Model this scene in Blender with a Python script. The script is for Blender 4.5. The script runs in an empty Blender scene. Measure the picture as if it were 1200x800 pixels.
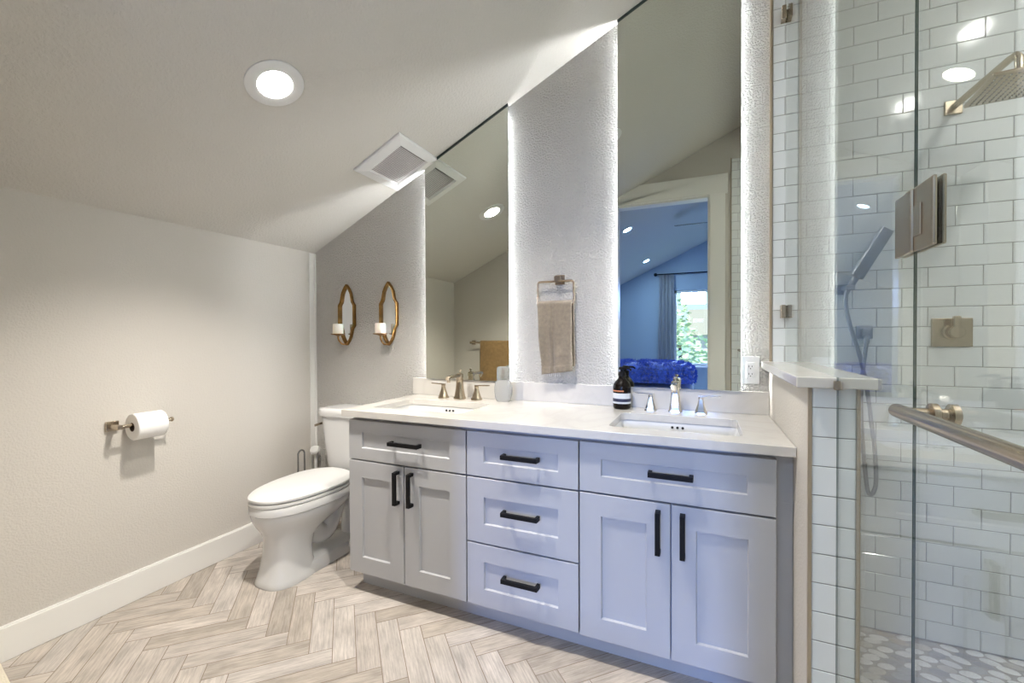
import bpy, bmesh, math, random
from mathutils import Vector, Matrix
random.seed(7)
PI = math.pi
SC = bpy.context.scene
COL = SC.collection

# ------------------------------------------------------------------ camera
cam_d = bpy.data.cameras.new('camera')
cam = bpy.data.objects.new('camera', cam_d); COL.objects.link(cam)
cam_d.sensor_width = 36.0
cam_d.lens = 507.61 / 1200.0 * 36.0
cam_d.clip_start = 0.01
_F = Vector((-0.40179534, 0.91566521, -0.0108502))
_R = Vector((0.91572928, 0.40177515, -0.00407587))
_U = Vector((-0.000627207, 0.0115735129, 0.999932828))
cam.matrix_world = Matrix(((_R.x, _U.x, -_F.x, 0.0), (_R.y, _U.y, -_F.y, -2.2312), (_R.z, _U.z, -_F.z, 1.24994), (0, 0, 0, 1)))
SC.camera = cam

# ------------------------------------------------------------------ light levels
EXPOSURE = 0.94
LAMP_POWER = 30.0           # glow of the recessed lenses
BEAM_POWER = 62.0          # beam of each bathroom lamp
LED_POWER = 68.0           # strips behind the mirrors
SKY_POWER = 1.0
DAY_POWER = 350.0
BED_LAMP = 520.0
SHOWER_LAMP = 335.0
world = bpy.data.worlds.new('sky'); SC.world = world
world.use_nodes = True
_bg = world.node_tree.nodes['Background']
_bg.inputs[0].default_value = (0.62, 0.80, 1.0, 1); _bg.inputs[1].default_value = SKY_POWER
SC.view_settings.view_transform = 'Standard'
SC.view_settings.look = 'None'
SC.view_settings.gamma = 1.0
SC.view_settings.use_curve_mapping = False
SC.view_settings.exposure = EXPOSURE
SC.cycles.use_denoising = True
SC.cycles.max_bounces = 14
SC.cycles.diffuse_bounces = 6
SC.cycles.glossy_bounces = 8
SC.cycles.transmission_bounces = 10
SC.cycles.transparent_max_bounces = 24
SC.cycles.sample_clamp_indirect = 8.0
SC.cycles.blur_glossy = 0.3
# daylight entering the bedroom window
_a = bpy.data.lights.new('window_daylight', 'AREA'); _a.shape = 'RECTANGLE'; _a.size = 0.5; _a.size_y = 0.8
_a.energy = DAY_POWER; _a.color = (0.27, 0.42, 1.0)
_ao = bpy.data.objects.new('window_daylight', _a); COL.objects.link(_ao)
_ao.location = (-0.18, -8.3, 2.36); _ao.rotation_euler = (PI/2-0.22, 0, 0.03)     # sky glow outside, facing +y into the room
_s = bpy.data.lights.new('sun', 'SUN'); _s.energy = 5.0; _s.angle = 0.01; _s.color = (1.0, 0.96, 0.9)
_so = bpy.data.objects.new('sun', _s); COL.objects.link(_so); _so.location = (0, -12, 12)
_so.rotation_euler = Vector((-0.25, -0.45, -0.86)).to_track_quat('-Z', 'Y').to_euler()

# ------------------------------------------------------------------ dimensions
XL, ZL, SL = -2.486, 1.839, 0.4693
XR = 1.75
YF, YD, YB = -1.92, -2.29, -6.8
ALC = -1.15                                    # end of the deeper front wall
DX0, DX1, DZ = -0.80, 0.066, 2.562             # door opening
XG = 0.336                                     # shower glass plane
CZ = 0.898                                     # counter top
YV = -0.603                                    # cabinet fronts
def roof(x): return ZL + SL*(x-XL)
A = math.atan(SL)
E1 = Vector((math.cos(A), 0, math.sin(A))); E2 = Vector((0, 1, 0)); EN = Vector((math.sin(A), 0, -math.cos(A)))

# ------------------------------------------------------------------ materials
def new_mat(name):
    m = bpy.data.materials.new(name); m.use_nodes = True
    nt = m.node_tree
    return m, nt, nt.nodes['Principled BSDF']
def tex(nt, kind='Object'):
    return nt.nodes.new('ShaderNodeTexCoord').outputs[kind]
def mat(name, col, rough=0.5, metal=0.0, spec=0.5, bump=None, var=None, coat=0.0, sheen=0.0):
    """bump=(scale, strength, distance), var=(scale, amount)"""
    m, nt, b = new_mat(name)
    c = (*col, 1)
    b.inputs['Base Color'].default_value = c
    b.inputs['Roughness'].default_value = rough
    b.inputs['Metallic'].default_value = metal
    b.inputs['Specular IOR Level'].default_value = spec
    if coat: b.inputs['Coat Weight'].default_value = coat
    if sheen: b.inputs['Sheen Weight'].default_value = sheen
    if var:
        n = nt.nodes.new('ShaderNodeTexNoise'); n.inputs['Scale'].default_value = var[0]; n.inputs['Detail'].default_value = 4
        nt.links.new(tex(nt), n.inputs['Vector'])
        r = nt.nodes.new('ShaderNodeMapRange')
        r.inputs['From Min'].default_value = 0.3; r.inputs['From Max'].default_value = 0.7
        r.inputs['To Min'].default_value = 1-var[1]; r.inputs['To Max'].default_value = 1+var[1]
        nt.links.new(n.outputs[0], r.inputs['Value'])
        mx = nt.nodes.new('ShaderNodeVectorMath'); mx.operation = 'SCALE'; mx.inputs[0].default_value = col
        nt.links.new(r.outputs[0], mx.inputs['Scale']); nt.links.new(mx.outputs[0], b.inputs['Base Color'])
    if bump:
        n = nt.nodes.new('ShaderNodeTexNoise'); n.inputs['Scale'].default_value = bump[0]; n.inputs['Detail'].default_value = 2.5
        nt.links.new(tex(nt), n.inputs['Vector'])
        bp = nt.nodes.new('ShaderNodeBump'); bp.inputs['Strength'].default_value = bump[1]; bp.inputs['Distance'].default_value = bump[2]
        nt.links.new(n.outputs[0], bp.inputs['Height']); nt.links.new(bp.outputs[0], b.inputs['Normal'])
    return m
def emit(name, col, power):
    m, nt, b = new_mat(name)
    b.inputs['Base Color'].default_value = (0.9, 0.9, 0.9, 1)
    b.inputs['Emission Color'].default_value = (*col, 1); b.inputs['Emission Strength'].default_value = power
    return m
def attr_mat(name, rough, spec=0.5, bump=None, grain=False, attr='tint'):
    m, nt, b = new_mat(name)
    at = nt.nodes.new('ShaderNodeAttribute'); at.attribute_name = attr
    b.inputs['Roughness'].default_value = rough; b.inputs['Specular IOR Level'].default_value = spec
    out = at.outputs['Color']
    if grain:
        mp = nt.nodes.new('ShaderNodeMapping'); mp.inputs['Scale'].default_value = (9.0, 130.0, 1.0)
        nt.links.new(tex(nt, 'UV'), mp.inputs['Vector'])
        n = nt.nodes.new('ShaderNodeTexNoise'); n.inputs['Scale'].default_value = 1.0; n.inputs['Detail'].default_value = 8; n.inputs['Roughness'].default_value = 0.7
        nt.links.new(mp.outputs[0], n.inputs['Vector'])
        mp2 = nt.nodes.new('ShaderNodeMapping'); mp2.inputs['Scale'].default_value = (7.0, 16.0, 1.0)
        nt.links.new(tex(nt, 'UV'), mp2.inputs['Vector'])
        n2 = nt.nodes.new('ShaderNodeTexNoise'); n2.inputs['Scale'].default_value = 1.0; n2.inputs['Detail'].default_value = 5
        nt.links.new(mp2.outputs[0], n2.inputs['Vector'])
        r = nt.nodes.new('ShaderNodeMapRange'); r.inputs['From Min'].default_value = 0.34; r.inputs['From Max'].default_value = 0.6
        r.inputs['To Min'].default_value = 0.70; r.inputs['To Max'].default_value = 1.07
        nt.links.new(n.outputs[0], r.inputs['Value'])
        r2 = nt.nodes.new('ShaderNodeMapRange'); r2.inputs['From Min'].default_value = 0.32; r2.inputs['From Max'].default_value = 0.62
        r2.inputs['To Min'].default_value = 0.80; r2.inputs['To Max'].default_value = 1.08
        nt.links.new(n2.outputs[0], r2.inputs['Value'])
        mu = nt.nodes.new('ShaderNodeMath'); mu.operation = 'MULTIPLY'
        nt.links.new(r.outputs[0], mu.inputs[0]); nt.links.new(r2.outputs[0], mu.inputs[1])
        v = nt.nodes.new('ShaderNodeVectorMath'); v.operation = 'SCALE'
        nt.links.new(out, v.inputs[0]); nt.links.new(mu.outputs[0], v.inputs['Scale'])
        out = v.outputs[0]
        bp = nt.nodes.new('ShaderNodeBump'); bp.inputs['Strength'].default_value = 0.25; bp.inputs['Distance'].default_value = 0.0015
        nt.links.new(n.outputs[0], bp.inputs['Height']); nt.links.new(bp.outputs[0], b.inputs['Normal'])
    nt.links.new(out, b.inputs['Base Color'])
    return m
def glass_mat(name, tint, f0=0.04):
    """flat clear pane: see-through with a mirror reflection that grows at grazing angles"""
    m = bpy.data.materials.new(name); m.use_nodes = True
    nt = m.node_tree; nt.nodes.clear()
    out = nt.nodes.new('ShaderNodeOutputMaterial'); mix = nt.nodes.new('ShaderNodeMixShader')
    tr = nt.nodes.new('ShaderNodeBsdfTransparent'); tr.inputs[0].default_value = (*tint, 1)
    gl = nt.nodes.new('ShaderNodeBsdfGlossy'); gl.inputs['Roughness'].default_value = 0.0
    lw = nt.nodes.new('ShaderNodeLayerWeight'); lw.inputs['Blend'].default_value = 0.5
    pw = nt.nodes.new('ShaderNodeMath'); pw.operation = 'POWER'; pw.inputs[1].default_value = 4.1
    nt.links.new(lw.outputs['Facing'], pw.inputs[0])
    ma = nt.nodes.new('ShaderNodeMath'); ma.operation = 'MULTIPLY_ADD'; ma.inputs[1].default_value = 1-f0; ma.inputs[2].default_value = f0
    nt.links.new(pw.outputs[0], ma.inputs[0]); nt.links.new(ma.outputs[0], mix.inputs[0])
    nt.links.new(tr.outputs[0], mix.inputs[1]); nt.links.new(gl.outputs[0], mix.inputs[2])
    nt.links.new(mix.outputs[0], out.inputs[0])
    return m

def wall_mat(name, col, scale=95, strength=0.55, dist=0.004):
    """sprayed orange-peel plaster"""
    m, nt, b = new_mat(name)
    b.inputs['Base Color'].default_value = (*col, 1); b.inputs['Roughness'].default_value = 0.75
    b.inputs['Specular IOR Level'].default_value = 0.25
    n = nt.nodes.new('ShaderNodeTexNoise'); n.inputs['Scale'].default_value = scale; n.inputs['Detail'].default_value = 2.0
    nt.links.new(tex(nt), n.inputs['Vector'])
    r = nt.nodes.new('ShaderNodeMapRange'); r.interpolation_type = 'SMOOTHSTEP'
    r.inputs['From Min'].default_value = 0.42; r.inputs['From Max'].default_value = 0.62
    nt.links.new(n.outputs[0], r.inputs['Value'])
    bp = nt.nodes.new('ShaderNodeBump'); bp.inputs['Strength'].default_value = strength; bp.inputs['Distance'].default_value = dist
    nt.links.new(r.outputs[0], bp.inputs['Height']); nt.links.new(bp.outputs[0], b.inputs['Normal'])
    return m

M = {}
M['wall'] = wall_mat('wall_plaster', (0.55, 0.535, 0.505), 105, 1.0, 0.0052)
M['wall_smooth'] = wall_mat('wall_plaster_fine', (0.575, 0.545, 0.50), 125, 0.30, 0.002)
M['ceil'] = wall_mat('ceiling_plaster', (0.59, 0.57, 0.53), 85, 0.30, 0.003)
M['trim'] = mat('white_trim', (0.78, 0.77, 0.74), 0.35)
M['bedwall'] = wall_mat('bedroom_plaster', (0.42, 0.51, 0.61), 120, 0.2, 0.002)
M['white'] = mat('white_plastic', (0.71, 0.71, 0.70), 0.35)
M['porcelain'] = mat('porcelain', (0.64, 0.64, 0.635), 0.08, coat=0.3)
M['cab'] = mat('grey_cabinet_paint', (0.425, 0.43, 0.445), 0.42, bump=(60, 0.02, 0.001))
M['black'] = mat('matt_black_metal', (0.005, 0.005, 0.006), 0.5, 0.0, 0.2)
M['nickel'] = mat('brushed_nickel', (0.50, 0.42, 0.32), 0.25, 1.0)
M['chrome'] = mat('nickel_bright_reflection', (0.78, 0.75, 0.70), 0.18, 1.0)  # same nickel as the other faucet, brighter reflections put into the colour
M['steel'] = mat('grey_steel', (0.42, 0.43, 0.44), 0.25, 1.0)
M['satin'] = mat('satin_grey_metal', (0.34, 0.345, 0.355), 0.38, 0.8)
M['bronze'] = mat('dark_brushed_nickel', (0.30, 0.235, 0.165), 0.28, 1.0)
M['gold'] = mat('antique_gold', (0.27, 0.15, 0.05), 0.30, 1.0, var=(25, 0.35))
M['mirror'] = mat('mirror_silver', (0.70, 0.725, 0.655), 0.0, 1.0)
M['mirror_edge'] = mat('mirror_edge', (0.03, 0.05, 0.045), 0.3)
M['smallmirror'] = mat('sconce_mirror', (0.80, 0.82, 0.83), 0.08, 1.0)
M['quartz'] = None
M['tile'] = mat('white_glazed_tile', (0.72, 0.745, 0.75), 0.09)
M['grout'] = mat('grey_grout', (0.30, 0.295, 0.285), 0.9)
M['floor_grout'] = mat('tan_grout', (0.24, 0.19, 0.15), 0.9)
M['plank'] = attr_mat('wood_look_tile', 0.42, 0.4, grain=True)
M['pebble'] = attr_mat('pebble_mosaic', 0.35)
M['glass'] = glass_mat('clear_glass', (0.965, 0.985, 0.975))
M['glass_edge'] = mat('glass_edge', (0.02, 0.05, 0.04), 0.15)
M['schluter'] = mat('bronze_edge_strip', (0.42, 0.35, 0.26), 0.4, 0.5)
M['paper'] = mat('toilet_paper', (0.86, 0.85, 0.83), 0.9, bump=(300, 0.1, 0.001))
M['card'] = mat('cardboard', (0.10, 0.07, 0.05), 0.9)
M['towel'] = mat('taupe_towel', (0.25, 0.205, 0.15), 0.95, bump=(420, 0.7, 0.004), sheen=0.3, var=(60, 0.12))
M['towel2'] = mat('brown_towel', (0.26, 0.16, 0.065), 0.95, bump=(300, 0.7, 0.004), sheen=0.2, var=(40, 0.15))
M['mat'] = mat('cream_mat', (0.72, 0.66, 0.54), 0.95, bump=(200, 0.8, 0.004))
M['amber'] = mat('dark_amber_glass', (0.005, 0.003, 0.002), 0.16, 0.0, 0.22)
M['label'] = mat('pale_label', (0.62, 0.64, 0.66), 0.6)
M['labeldark'] = mat('dark_label_band', (0.02, 0.025, 0.06), 0.5)
M['labelorange'] = mat('orange_print', (0.55, 0.22, 0.10), 0.5)
M['wax'] = mat('candle_wax', (0.80, 0.76, 0.66), 0.55)
M['wax'].node_tree.nodes['Principled BSDF'].inputs['Subsurface Weight'].default_value = 0.25
M['dark'] = mat('dark_opening', (0.01, 0.01, 0.01), 0.8)
M['grille'] = mat('vent_grille', (0.68, 0.66, 0.65), 0.5)
M['curtain'] = mat('grey_curtain', (0.62, 0.62, 0.65), 0.9, bump=(200, 0.3, 0.002))
M['throw'] = mat('blue_fur', (0.045, 0.11, 0.62), 0.6, sheen=0.8, var=(28, 0.6))
M['bedding'] = mat('pale_bedding', (0.72, 0.76, 0.80), 0.9, bump=(20, 0.5, 0.02))
M['carpet'] = mat('grey_carpet', (0.70, 0.71, 0.73), 1.0, bump=(150, 0.6, 0.005))
M['leaf'] = mat('leaf_green', (0.48, 0.62, 0.44), 0.6, var=(3, 0.4))
M['bark'] = mat('bark', (0.12, 0.08, 0.06), 0.9)
M['lawn'] = mat('lawn', (0.20, 0.32, 0.12), 0.9, var=(2, 0.3))
M['siding'] = mat('pale_siding', (0.58, 0.55, 0.74), 0.8)
M['lens'] = emit('lamp_lens', (1.0, 0.95, 0.89), LAMP_POWER)
M['lens_bed'] = emit('bedroom_lamp_lens', (0.50, 0.72, 1.0), BED_LAMP)
M['lens_shower'] = emit('shower_lamp_lens', (1.0, 0.97, 0.92), SHOWER_LAMP)
M['led'] = emit('led_strip_light', (0.95, 0.97, 1.0), LED_POWER)
M['clear'] = mat('clear_plastic', (0.93, 0.95, 0.96), 0.12, bump=(170, 0.8, 0.004))
M['clear'].node_tree.nodes['Principled BSDF'].inputs['Transmission Weight'].default_value = 0.9
M['clear'].node_tree.nodes['Principled BSDF'].inputs['IOR'].default_value = 1.33
def quartz():
    m, nt, b = new_mat('white_quartz')
    n = nt.nodes.new('ShaderNodeTexNoise'); n.inputs['Scale'].default_value = 2.2; n.inputs['Detail'].default_value = 9; n.inputs['Distortion'].default_value = 1.6
    nt.links.new(tex(nt), n.inputs['Vector'])
    cr = nt.nodes.new('ShaderNodeValToRGB')
    e = cr.color_ramp.elements
    e[0].position = 0.44; e[0].color = (0.59, 0.57, 0.535, 1); e[1].position = 0.54; e[1].color = (0.59, 0.57, 0.535, 1)
    k = cr.color_ramp.elements.new(0.49); k.color = (0.56, 0.54, 0.505, 1)
    nt.links.new(n.outputs[0], cr.inputs[0]); nt.links.new(cr.outputs[0], b.inputs['Base Color'])
    b.inputs['Roughness'].default_value = 0.14
    return m
M['quartz'] = quartz()

# ------------------------------------------------------------------ mesh helpers (all in world coordinates)
def BM(): return bmesh.new()
def box(bm, x0, x1, y0, y1, z0, z1, bev=0.0, mi=0, seg=2):
    vs = [bm.verts.new((x, y, z)) for z in (z0, z1) for y in (y0, y1) for x in (x0, x1)]
    fs = [bm.faces.new([vs[i] for i in f]) for f in ((0,2,3,1), (4,5,7,6), (0,1,5,4), (2,6,7,3), (0,4,6,2), (1,3,7,5))]
    for f in fs: f.material_index = mi
    if bev > 0:
        es = list({e for f in fs for e in f.edges})
        r = bmesh.ops.bevel(bm, geom=es, offset=bev, segments=seg, profile=0.5, affect='EDGES', clamp_overlap=True)
        for f in r['faces']: f.material_index = mi
    return vs
def obox(bm, c, ax, ay, az, hx, hy, hz, bev=0.0, mi=0):
    """box with its own axes"""
    c = Vector(c); ax, ay, az = Vector(ax).normalized(), Vector(ay).normalized(), Vector(az).normalized()
    n0 = len(bm.verts)
    vs = box(bm, -hx, hx, -hy, hy, -hz, hz, bev, mi)
    bm.verts.ensure_lookup_table()
    for v in bm.verts[n0:] if n0 < len(bm.verts) else []:
        v.co = c + ax*v.co.x + ay*v.co.y + az*v.co.z
def prism(bm, poly, axis, a0, a1, mi=0, bev=0):
    """extrude a polygon given in the two other axes along axis (0,1,2)"""
    def P(p, a):
        if axis == 0: return (a, p[0], p[1])
        if axis == 1: return (p[0], a, p[1])
        return (p[0], p[1], a)
    b0 = [bm.verts.new(P(p, a0)) for p in poly]; b1 = [bm.verts.new(P(p, a1)) for p in poly]
    n = len(poly); fs = []
    fs.append(bm.faces.new(b0)); fs.append(bm.faces.new(b1[::-1]))
    for i in range(n):
        fs.append(bm.faces.new([b0[i], b1[i], b1[(i+1) % n], b0[(i+1) % n]]))
    for f in fs: f.material_index = mi
    if bev:
        es = list({e for f in fs for e in f.edges})
        bmesh.ops.bevel(bm, geom=es, offset=bev, segments=2, profile=0.5, affect='EDGES', clamp_overlap=True)
    return fs
def loft(bm, rings, cap0=True, cap1=True, mi=0, close=False):
    vr = [[bm.verts.new(p) for p in r] for r in rings]
    n = len(vr[0]); m = len(vr)
    for i in range(m if close else m-1):
        a, b = vr[i], vr[(i+1) % m]
        for j in range(n):
            f = bm.faces.new([a[j], a[(j+1) % n], b[(j+1) % n], b[j]]); f.material_index = mi; f.smooth = True
    if not close:
        if cap0: f = bm.faces.new(vr[0][::-1]); f.material_index = mi
        if cap1: f = bm.faces.new(vr[-1]); f.material_index = mi
    return vr
def frame_from(d):
    d = Vector(d).normalized()
    u = d.cross(Vector((0, 0, 1)))
    if u.length < 1e-4: u = d.cross(Vector((0, 1, 0)))
    u.normalize(); return d, u, d.cross(u).normalized()
def tube(bm, pts, r, n=12, mi=0, cap=True):
    pts = [Vector(p) for p in pts]; rs = r if isinstance(r, (list, tuple)) else [r]*len(pts)
    rings = []; u = None
    for i, p in enumerate(pts):
        d = (pts[min(i+1, len(pts)-1)] - pts[max(i-1, 0)]).normalized()
        if u is None: _, u, w = frame_from(d)
        else:
            u = (u - d*u.dot(d)).normalized(); w = d.cross(u)
        w = d.cross(u)
        rings.append([p + (u*math.cos(2*PI*k/n) + w*math.sin(2*PI*k/n))*rs[i] for k in range(n)])
    loft(bm, rings, cap, cap, mi)
def lathe(bm, c, prof, n=32, mi=0, axis=(0, 0, 1), sx=1.0, sy=1.0):
    """prof = [(radius, height)], closed with caps"""
    c = Vector(c); az = Vector(axis).normalized()
    if abs(az.z) > 0.99: ax, ay = Vector((1, 0, 0)), Vector((0, 1, 0)) * (1 if az.z > 0 else -1)
    else: _, ax, ay = frame_from(az)
    rings = [[c + ax*math.cos(2*PI*k/n)*r*sx + ay*math.sin(2*PI*k/n)*r*sy + az*h for k in range(n)] for r, h in prof]
    loft(bm, rings, True, True, mi)
def smooth_path(pts, n=8):
    pts = [Vector(p) for p in pts]; out = []
    for i in range(len(pts)-1):
        p0, p1, p2, p3 = pts[max(i-1, 0)], pts[i], pts[i+1], pts[min(i+2, len(pts)-1)]
        for k in range(n):
            t = k/n
            out.append(0.5*((2*p1) + (p2-p0)*t + (2*p0-5*p1+4*p2-p3)*t*t + (3*p1-p0-3*p2+p3)*t**3))
    out.append(pts[-1]); return out
def sring(cx, cy, hx, hy, z, n=40, p=2.4, front=None):
    """superellipse ring; front = extra exponent-free half length towards -y"""
    out = []
    for k in range(n):
        a = 2*PI*k/n; c, s = math.cos(a), math.sin(a)
        x = abs(c)**(2/p)*(1 if c >= 0 else -1)*hx
        y = abs(s)**(2/p)*(1 if s >= 0 else -1)
        y = y*(front if (front and y < 0) else hy)
        out.append((cx+x, cy+y, z))
    return out
ORG = {}
def finish(name, bm, m, root=None, parent=None, smooth=None, recalc=True):
    """link bm (in world coordinates) as one mesh object; children keep their thing's origin"""
    if recalc: bmesh.ops.recalc_face_normals(bm, faces=bm.faces)
    if smooth is not None:
        for f in bm.faces: f.smooth = True
    me = bpy.data.meshes.new(name)
    if root is not None: bmesh.ops.translate(bm, verts=bm.verts, vec=-ORG[root.name])
    bm.to_mesh(me); bm.free()
    if smooth is not None and smooth > 0: me.set_sharp_from_angle(angle=math.radians(smooth))
    for mm in (m if isinstance(m, (list, tuple)) else [m]): me.materials.append(mm)
    o = bpy.data.objects.new(name, me); COL.objects.link(o)
    if parent is not None: o.parent = parent
    elif root is not None: o.parent = root
    return o
def thing(name, label, cat, loc, group=None):
    o = bpy.data.objects.new(name, None); o.empty_display_size = 0.05
    COL.objects.link(o); o.location = loc; o['label'] = label; o['category'] = cat
    if group: o['group'] = group
    ORG[o.name] = Vector(loc)
    return o
def solo(name, bm, m, loc, label, cat, group=None, smooth=None):
    """a thing that is one mesh"""
    bmesh.ops.translate(bm, verts=bm.verts, vec=-Vector(loc))
    o = finish(name, bm, m, smooth=smooth); o.location = loc
    ORG[o.name] = Vector(loc)
    o['label'] = label; o['category'] = cat
    if group: o['group'] = group
    return o
def struct(name, bm, m, label, cat, smooth=None, recalc=True):
    o = finish(name, bm, m, smooth=smooth, recalc=recalc); o['kind'] = 'structure'; o['label'] = label; o['category'] = cat
    return o
def dup(root, loc, label=None):
    r = root.copy(); COL.objects.link(r); r.location = loc
    if label: r['label'] = label
    for ch in list(root.children):
        c = ch.copy(); COL.objects.link(c); c.parent = r
        for g in list(ch.children):
            d = g.copy(); COL.objects.link(d); d.parent = c
    return r

# ================================================================== SETTING
T = 0.12
# floor: herringbone of wood-look tiles (one mesh)
def clip_poly(poly, x0, x1, y0, y1):
    for ax, lim, keep in ((0, x0, 1), (0, x1, -1), (1, y0, 1), (1, y1, -1)):
        out = []
        for i in range(len(poly)):
            a, b = poly[i], poly[(i+1) % len(poly)]
            ia, ib = (a[ax]-lim)*keep >= 0, (b[ax]-lim)*keep >= 0
            if ia: out.append(a)
            if ia != ib:
                t = (lim-a[ax])/(b[ax]-a[ax]); out.append((a[0]+t*(b[0]-a[0]), a[1]+t*(b[1]-a[1])))
        poly = out
        if len(poly) < 3: return []
    return poly
def build_floor():
    bm = BM(); uvl = bm.loops.layers.uv.new('UVMap'); cl = bm.loops.layers.float_color.new('tint')
    X0, X1, Y0, Y1 = XL-0.02, 0.32, YD-0.12, 0.02
    W, L, g = 0.0876, 0.3574, 0.0015
    ox, oy = -0.995, -0.686; s2 = math.sqrt(0.5)
    def place(p, q): return (ox + (p+q)*s2, oy + (p-q)*s2)
    rnd = random.Random(3)
    tones = [(0.68, 0.605, 0.525), (0.63, 0.555, 0.47), (0.71, 0.64, 0.565), (0.60, 0.525, 0.44), (0.69, 0.62, 0.54), (0.55, 0.48, 0.40)]
    for j in range(-4, 6):
        for k in range(-30, 40):
            bp, bq = k*W + j*L, k*W - j*L
            for (p0, p1, q0, q1, horiz) in ((bp, bp+L, bq, bq+W, True), (bp-W, bp, bq, bq+L, False)):
                poly = [(p0+g, q0+g), (p1-g, q0+g), (p1-g, q1-g), (p0+g, q1-g)]
                P = clip_poly([place(*c) for c in poly], X0, X1, Y0, Y1)
                if not P: continue
                t = rnd.choice(tones); v = rnd.uniform(0.93, 1.07); ru, rv = rnd.uniform(0, 50), rnd.uniform(0, 50)
                vs = [bm.verts.new((x, y, 0.0)) for x, y in P]
                f = bm.faces.new(vs)
                for lp in f.loops:
                    x, y = lp.vert.co.x-ox, lp.vert.co.y-oy
                    p, q = (x+y)*s2, (x-y)*s2
                    lp[uvl].uv = (p+ru, q+rv) if horiz else (q+ru, p+rv)
                    lp[cl] = (t[0]*v*0.79, t[1]*v*0.80, t[2]*v*0.83, 1)
    bmesh.ops.recalc_face_normals(bm, faces=bm.faces)
    for f in bm.faces:
        if f.normal.z < 0: f.normal_flip()
    box(bm, X0, X1, Y0, Y1, -0.1, -0.0008, mi=1)
    return struct('floor', bm, [M['plank'], M['floor_grout']], 'pale wood-look floor tiles laid in a herringbone pattern', 'floor', recalc=False)
build_floor()
bm = BM(); box(bm, XL-0.2, XR+0.2, YB-0.2, YD-0.12, -0.1, 0.0)
struct('floor_bedroom', bm, M['carpet'], 'grey carpet floor of the bedroom behind the doorway', 'floor')

# sloped ceiling
bm = BM(); xa, xb = XL-0.25, XR+0.25
prism(bm, [(xa, roof(xa)), (xb, roof(xb)), (xb, roof(xb)+0.2), (xa, roof(xa)+0.2)], 1, YB-0.2, 0.2)
struct('ceiling', bm, M['ceil'], 'sloping off-white plaster ceiling rising to the right', 'ceiling')
# left knee wall
bm = BM(); box(bm, XL-T, XL, YB-0.1, 0.1, -0.1, ZL+0.02)
struct('wall_left', bm, M['wall_smooth'], 'low beige plaster wall under the slope beside the toilet', 'wall')
# back wall
bm = BM(); prism(bm, [(XL-T, -0.1), (XR+T, -0.1), (XR+T, roof(XR+T)+0.05), (XL-T, roof(XL-T)+0.05)], 1, 0.0, T)
struct('wall_back', bm, M['wall'], 'textured plaster wall behind the vanity mirrors', 'wall')
# right wall
bm = BM(); box(bm, XR, XR+T, YB-0.1, 0.1, -0.1, roof(XR)+0.08)
struct('wall_right', bm, M['bedwall'], 'plaster wall on the far side of shower and bedroom', 'wall')
# front wall: deeper left part, thin right part with the doorway
bm = BM(); prism(bm, [(XL-T, -0.1), (ALC, -0.1), (ALC, roof(ALC)+0.05), (XL-T, roof(XL-T)+0.05)], 1, YD-T, YF)
struct('wall_front', bm, M['wall_smooth'], 'plaster wall opposite the vanity that holds the towel bar', 'wall')
bm = BM()
prism(bm, [(ALC, -0.1), (DX0, -0.1), (DX0, roof(DX0)+0.05), (ALC, roof(ALC)+0.05)], 1, YD-T, YD)
prism(bm, [(DX1, -0.1), (XR, -0.1), (XR, roof(XR)+0.05), (DX1, roof(DX1)+0.05)], 1, YD-T, YD)
prism(bm, [(DX0, DZ), (DX1, DZ), (DX1, roof(DX1)+0.05), (DX0, roof(DX0)+0.05)], 1, YD-T, YD)
struct('wall_entry', bm, M['wall_smooth'], 'plaster wall around the bedroom doorway', 'wall')
# door casing
bm = BM()
box(bm, DX1, DX1+0.128, YD, YD+0.02, 0, DZ, 0.002)
box(bm, DX0-0.128, DX0, YD, YD+0.02, 0, DZ, 0.002)
hx0 = DX0-0.15
prism(bm, [(hx0, DZ), (DX1+0.150, DZ), (DX1+0.150, 2.74), ((2.74-ZL)/SL+XL-0.03, 2.74), (hx0, roof(hx0)-0.012)], 1, YD, YD+0.024)
box(bm, DX1-0.018, DX1, YD-T, YD, 0, DZ-0.018); box(bm, DX0, DX0+0.018, YD-T, YD, 0, DZ-0.018); box(bm, DX0, DX1, YD-T, YD, DZ-0.018, DZ)
struct('door_1', bm, M['trim'], 'white painted casing around the bedroom doorway', 'doorway')
# bedroom far wall with window opening
WX0, WX1, WZ0, WZ1 = -0.50, 0.75, 0.68, 2.13
bm = BM()
prism(bm, [(XL-T, -0.1), (WX0, -0.1), (WX0, roof(WX0)+0.05), (XL-T, roof(XL-T)+0.05)], 1, YB-T, YB)
prism(bm, [(WX1, -0.1), (XR+T, -0.1), (XR+T, roof(XR+T)+0.05), (WX1, roof(WX1)+0.05)], 1, YB-T, YB)
box(bm, WX0, WX1, YB-T, YB, -0.1, WZ0)
prism(bm, [(WX0, WZ1), (WX1, WZ1), (WX1, roof(WX1)+0.05), (WX0, roof(WX0)+0.05)], 1, YB-T, YB)
struct('wall_bedroom', bm, M['bedwall'], 'blue-grey bedroom wall with the window', 'wall')
bm = BM()
for (x0, x1, z0, z1) in ((WX0, WX0+0.045, WZ0, WZ1), (WX1-0.045, WX1, WZ0, WZ1), (WX0, WX1, WZ0, WZ0+0.045), (WX0, WX1, WZ1-0.045, WZ1), (0.115, 0.145, WZ0, WZ1)):
    box(bm, x0, x1, YB-0.07, YB-0.02, z0, z1, 0.003)
w1 = struct('window_1', bm, M['trim'], 'white framed bedroom window with daylight and trees outside', 'window')
bm = BM(); box(bm, WX0+0.04, WX1-0.04, YB-0.05, YB-0.044, WZ0+0.04, WZ1-0.04)
p = finish('pane', bm, M['glass']); p.parent = w1
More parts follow.
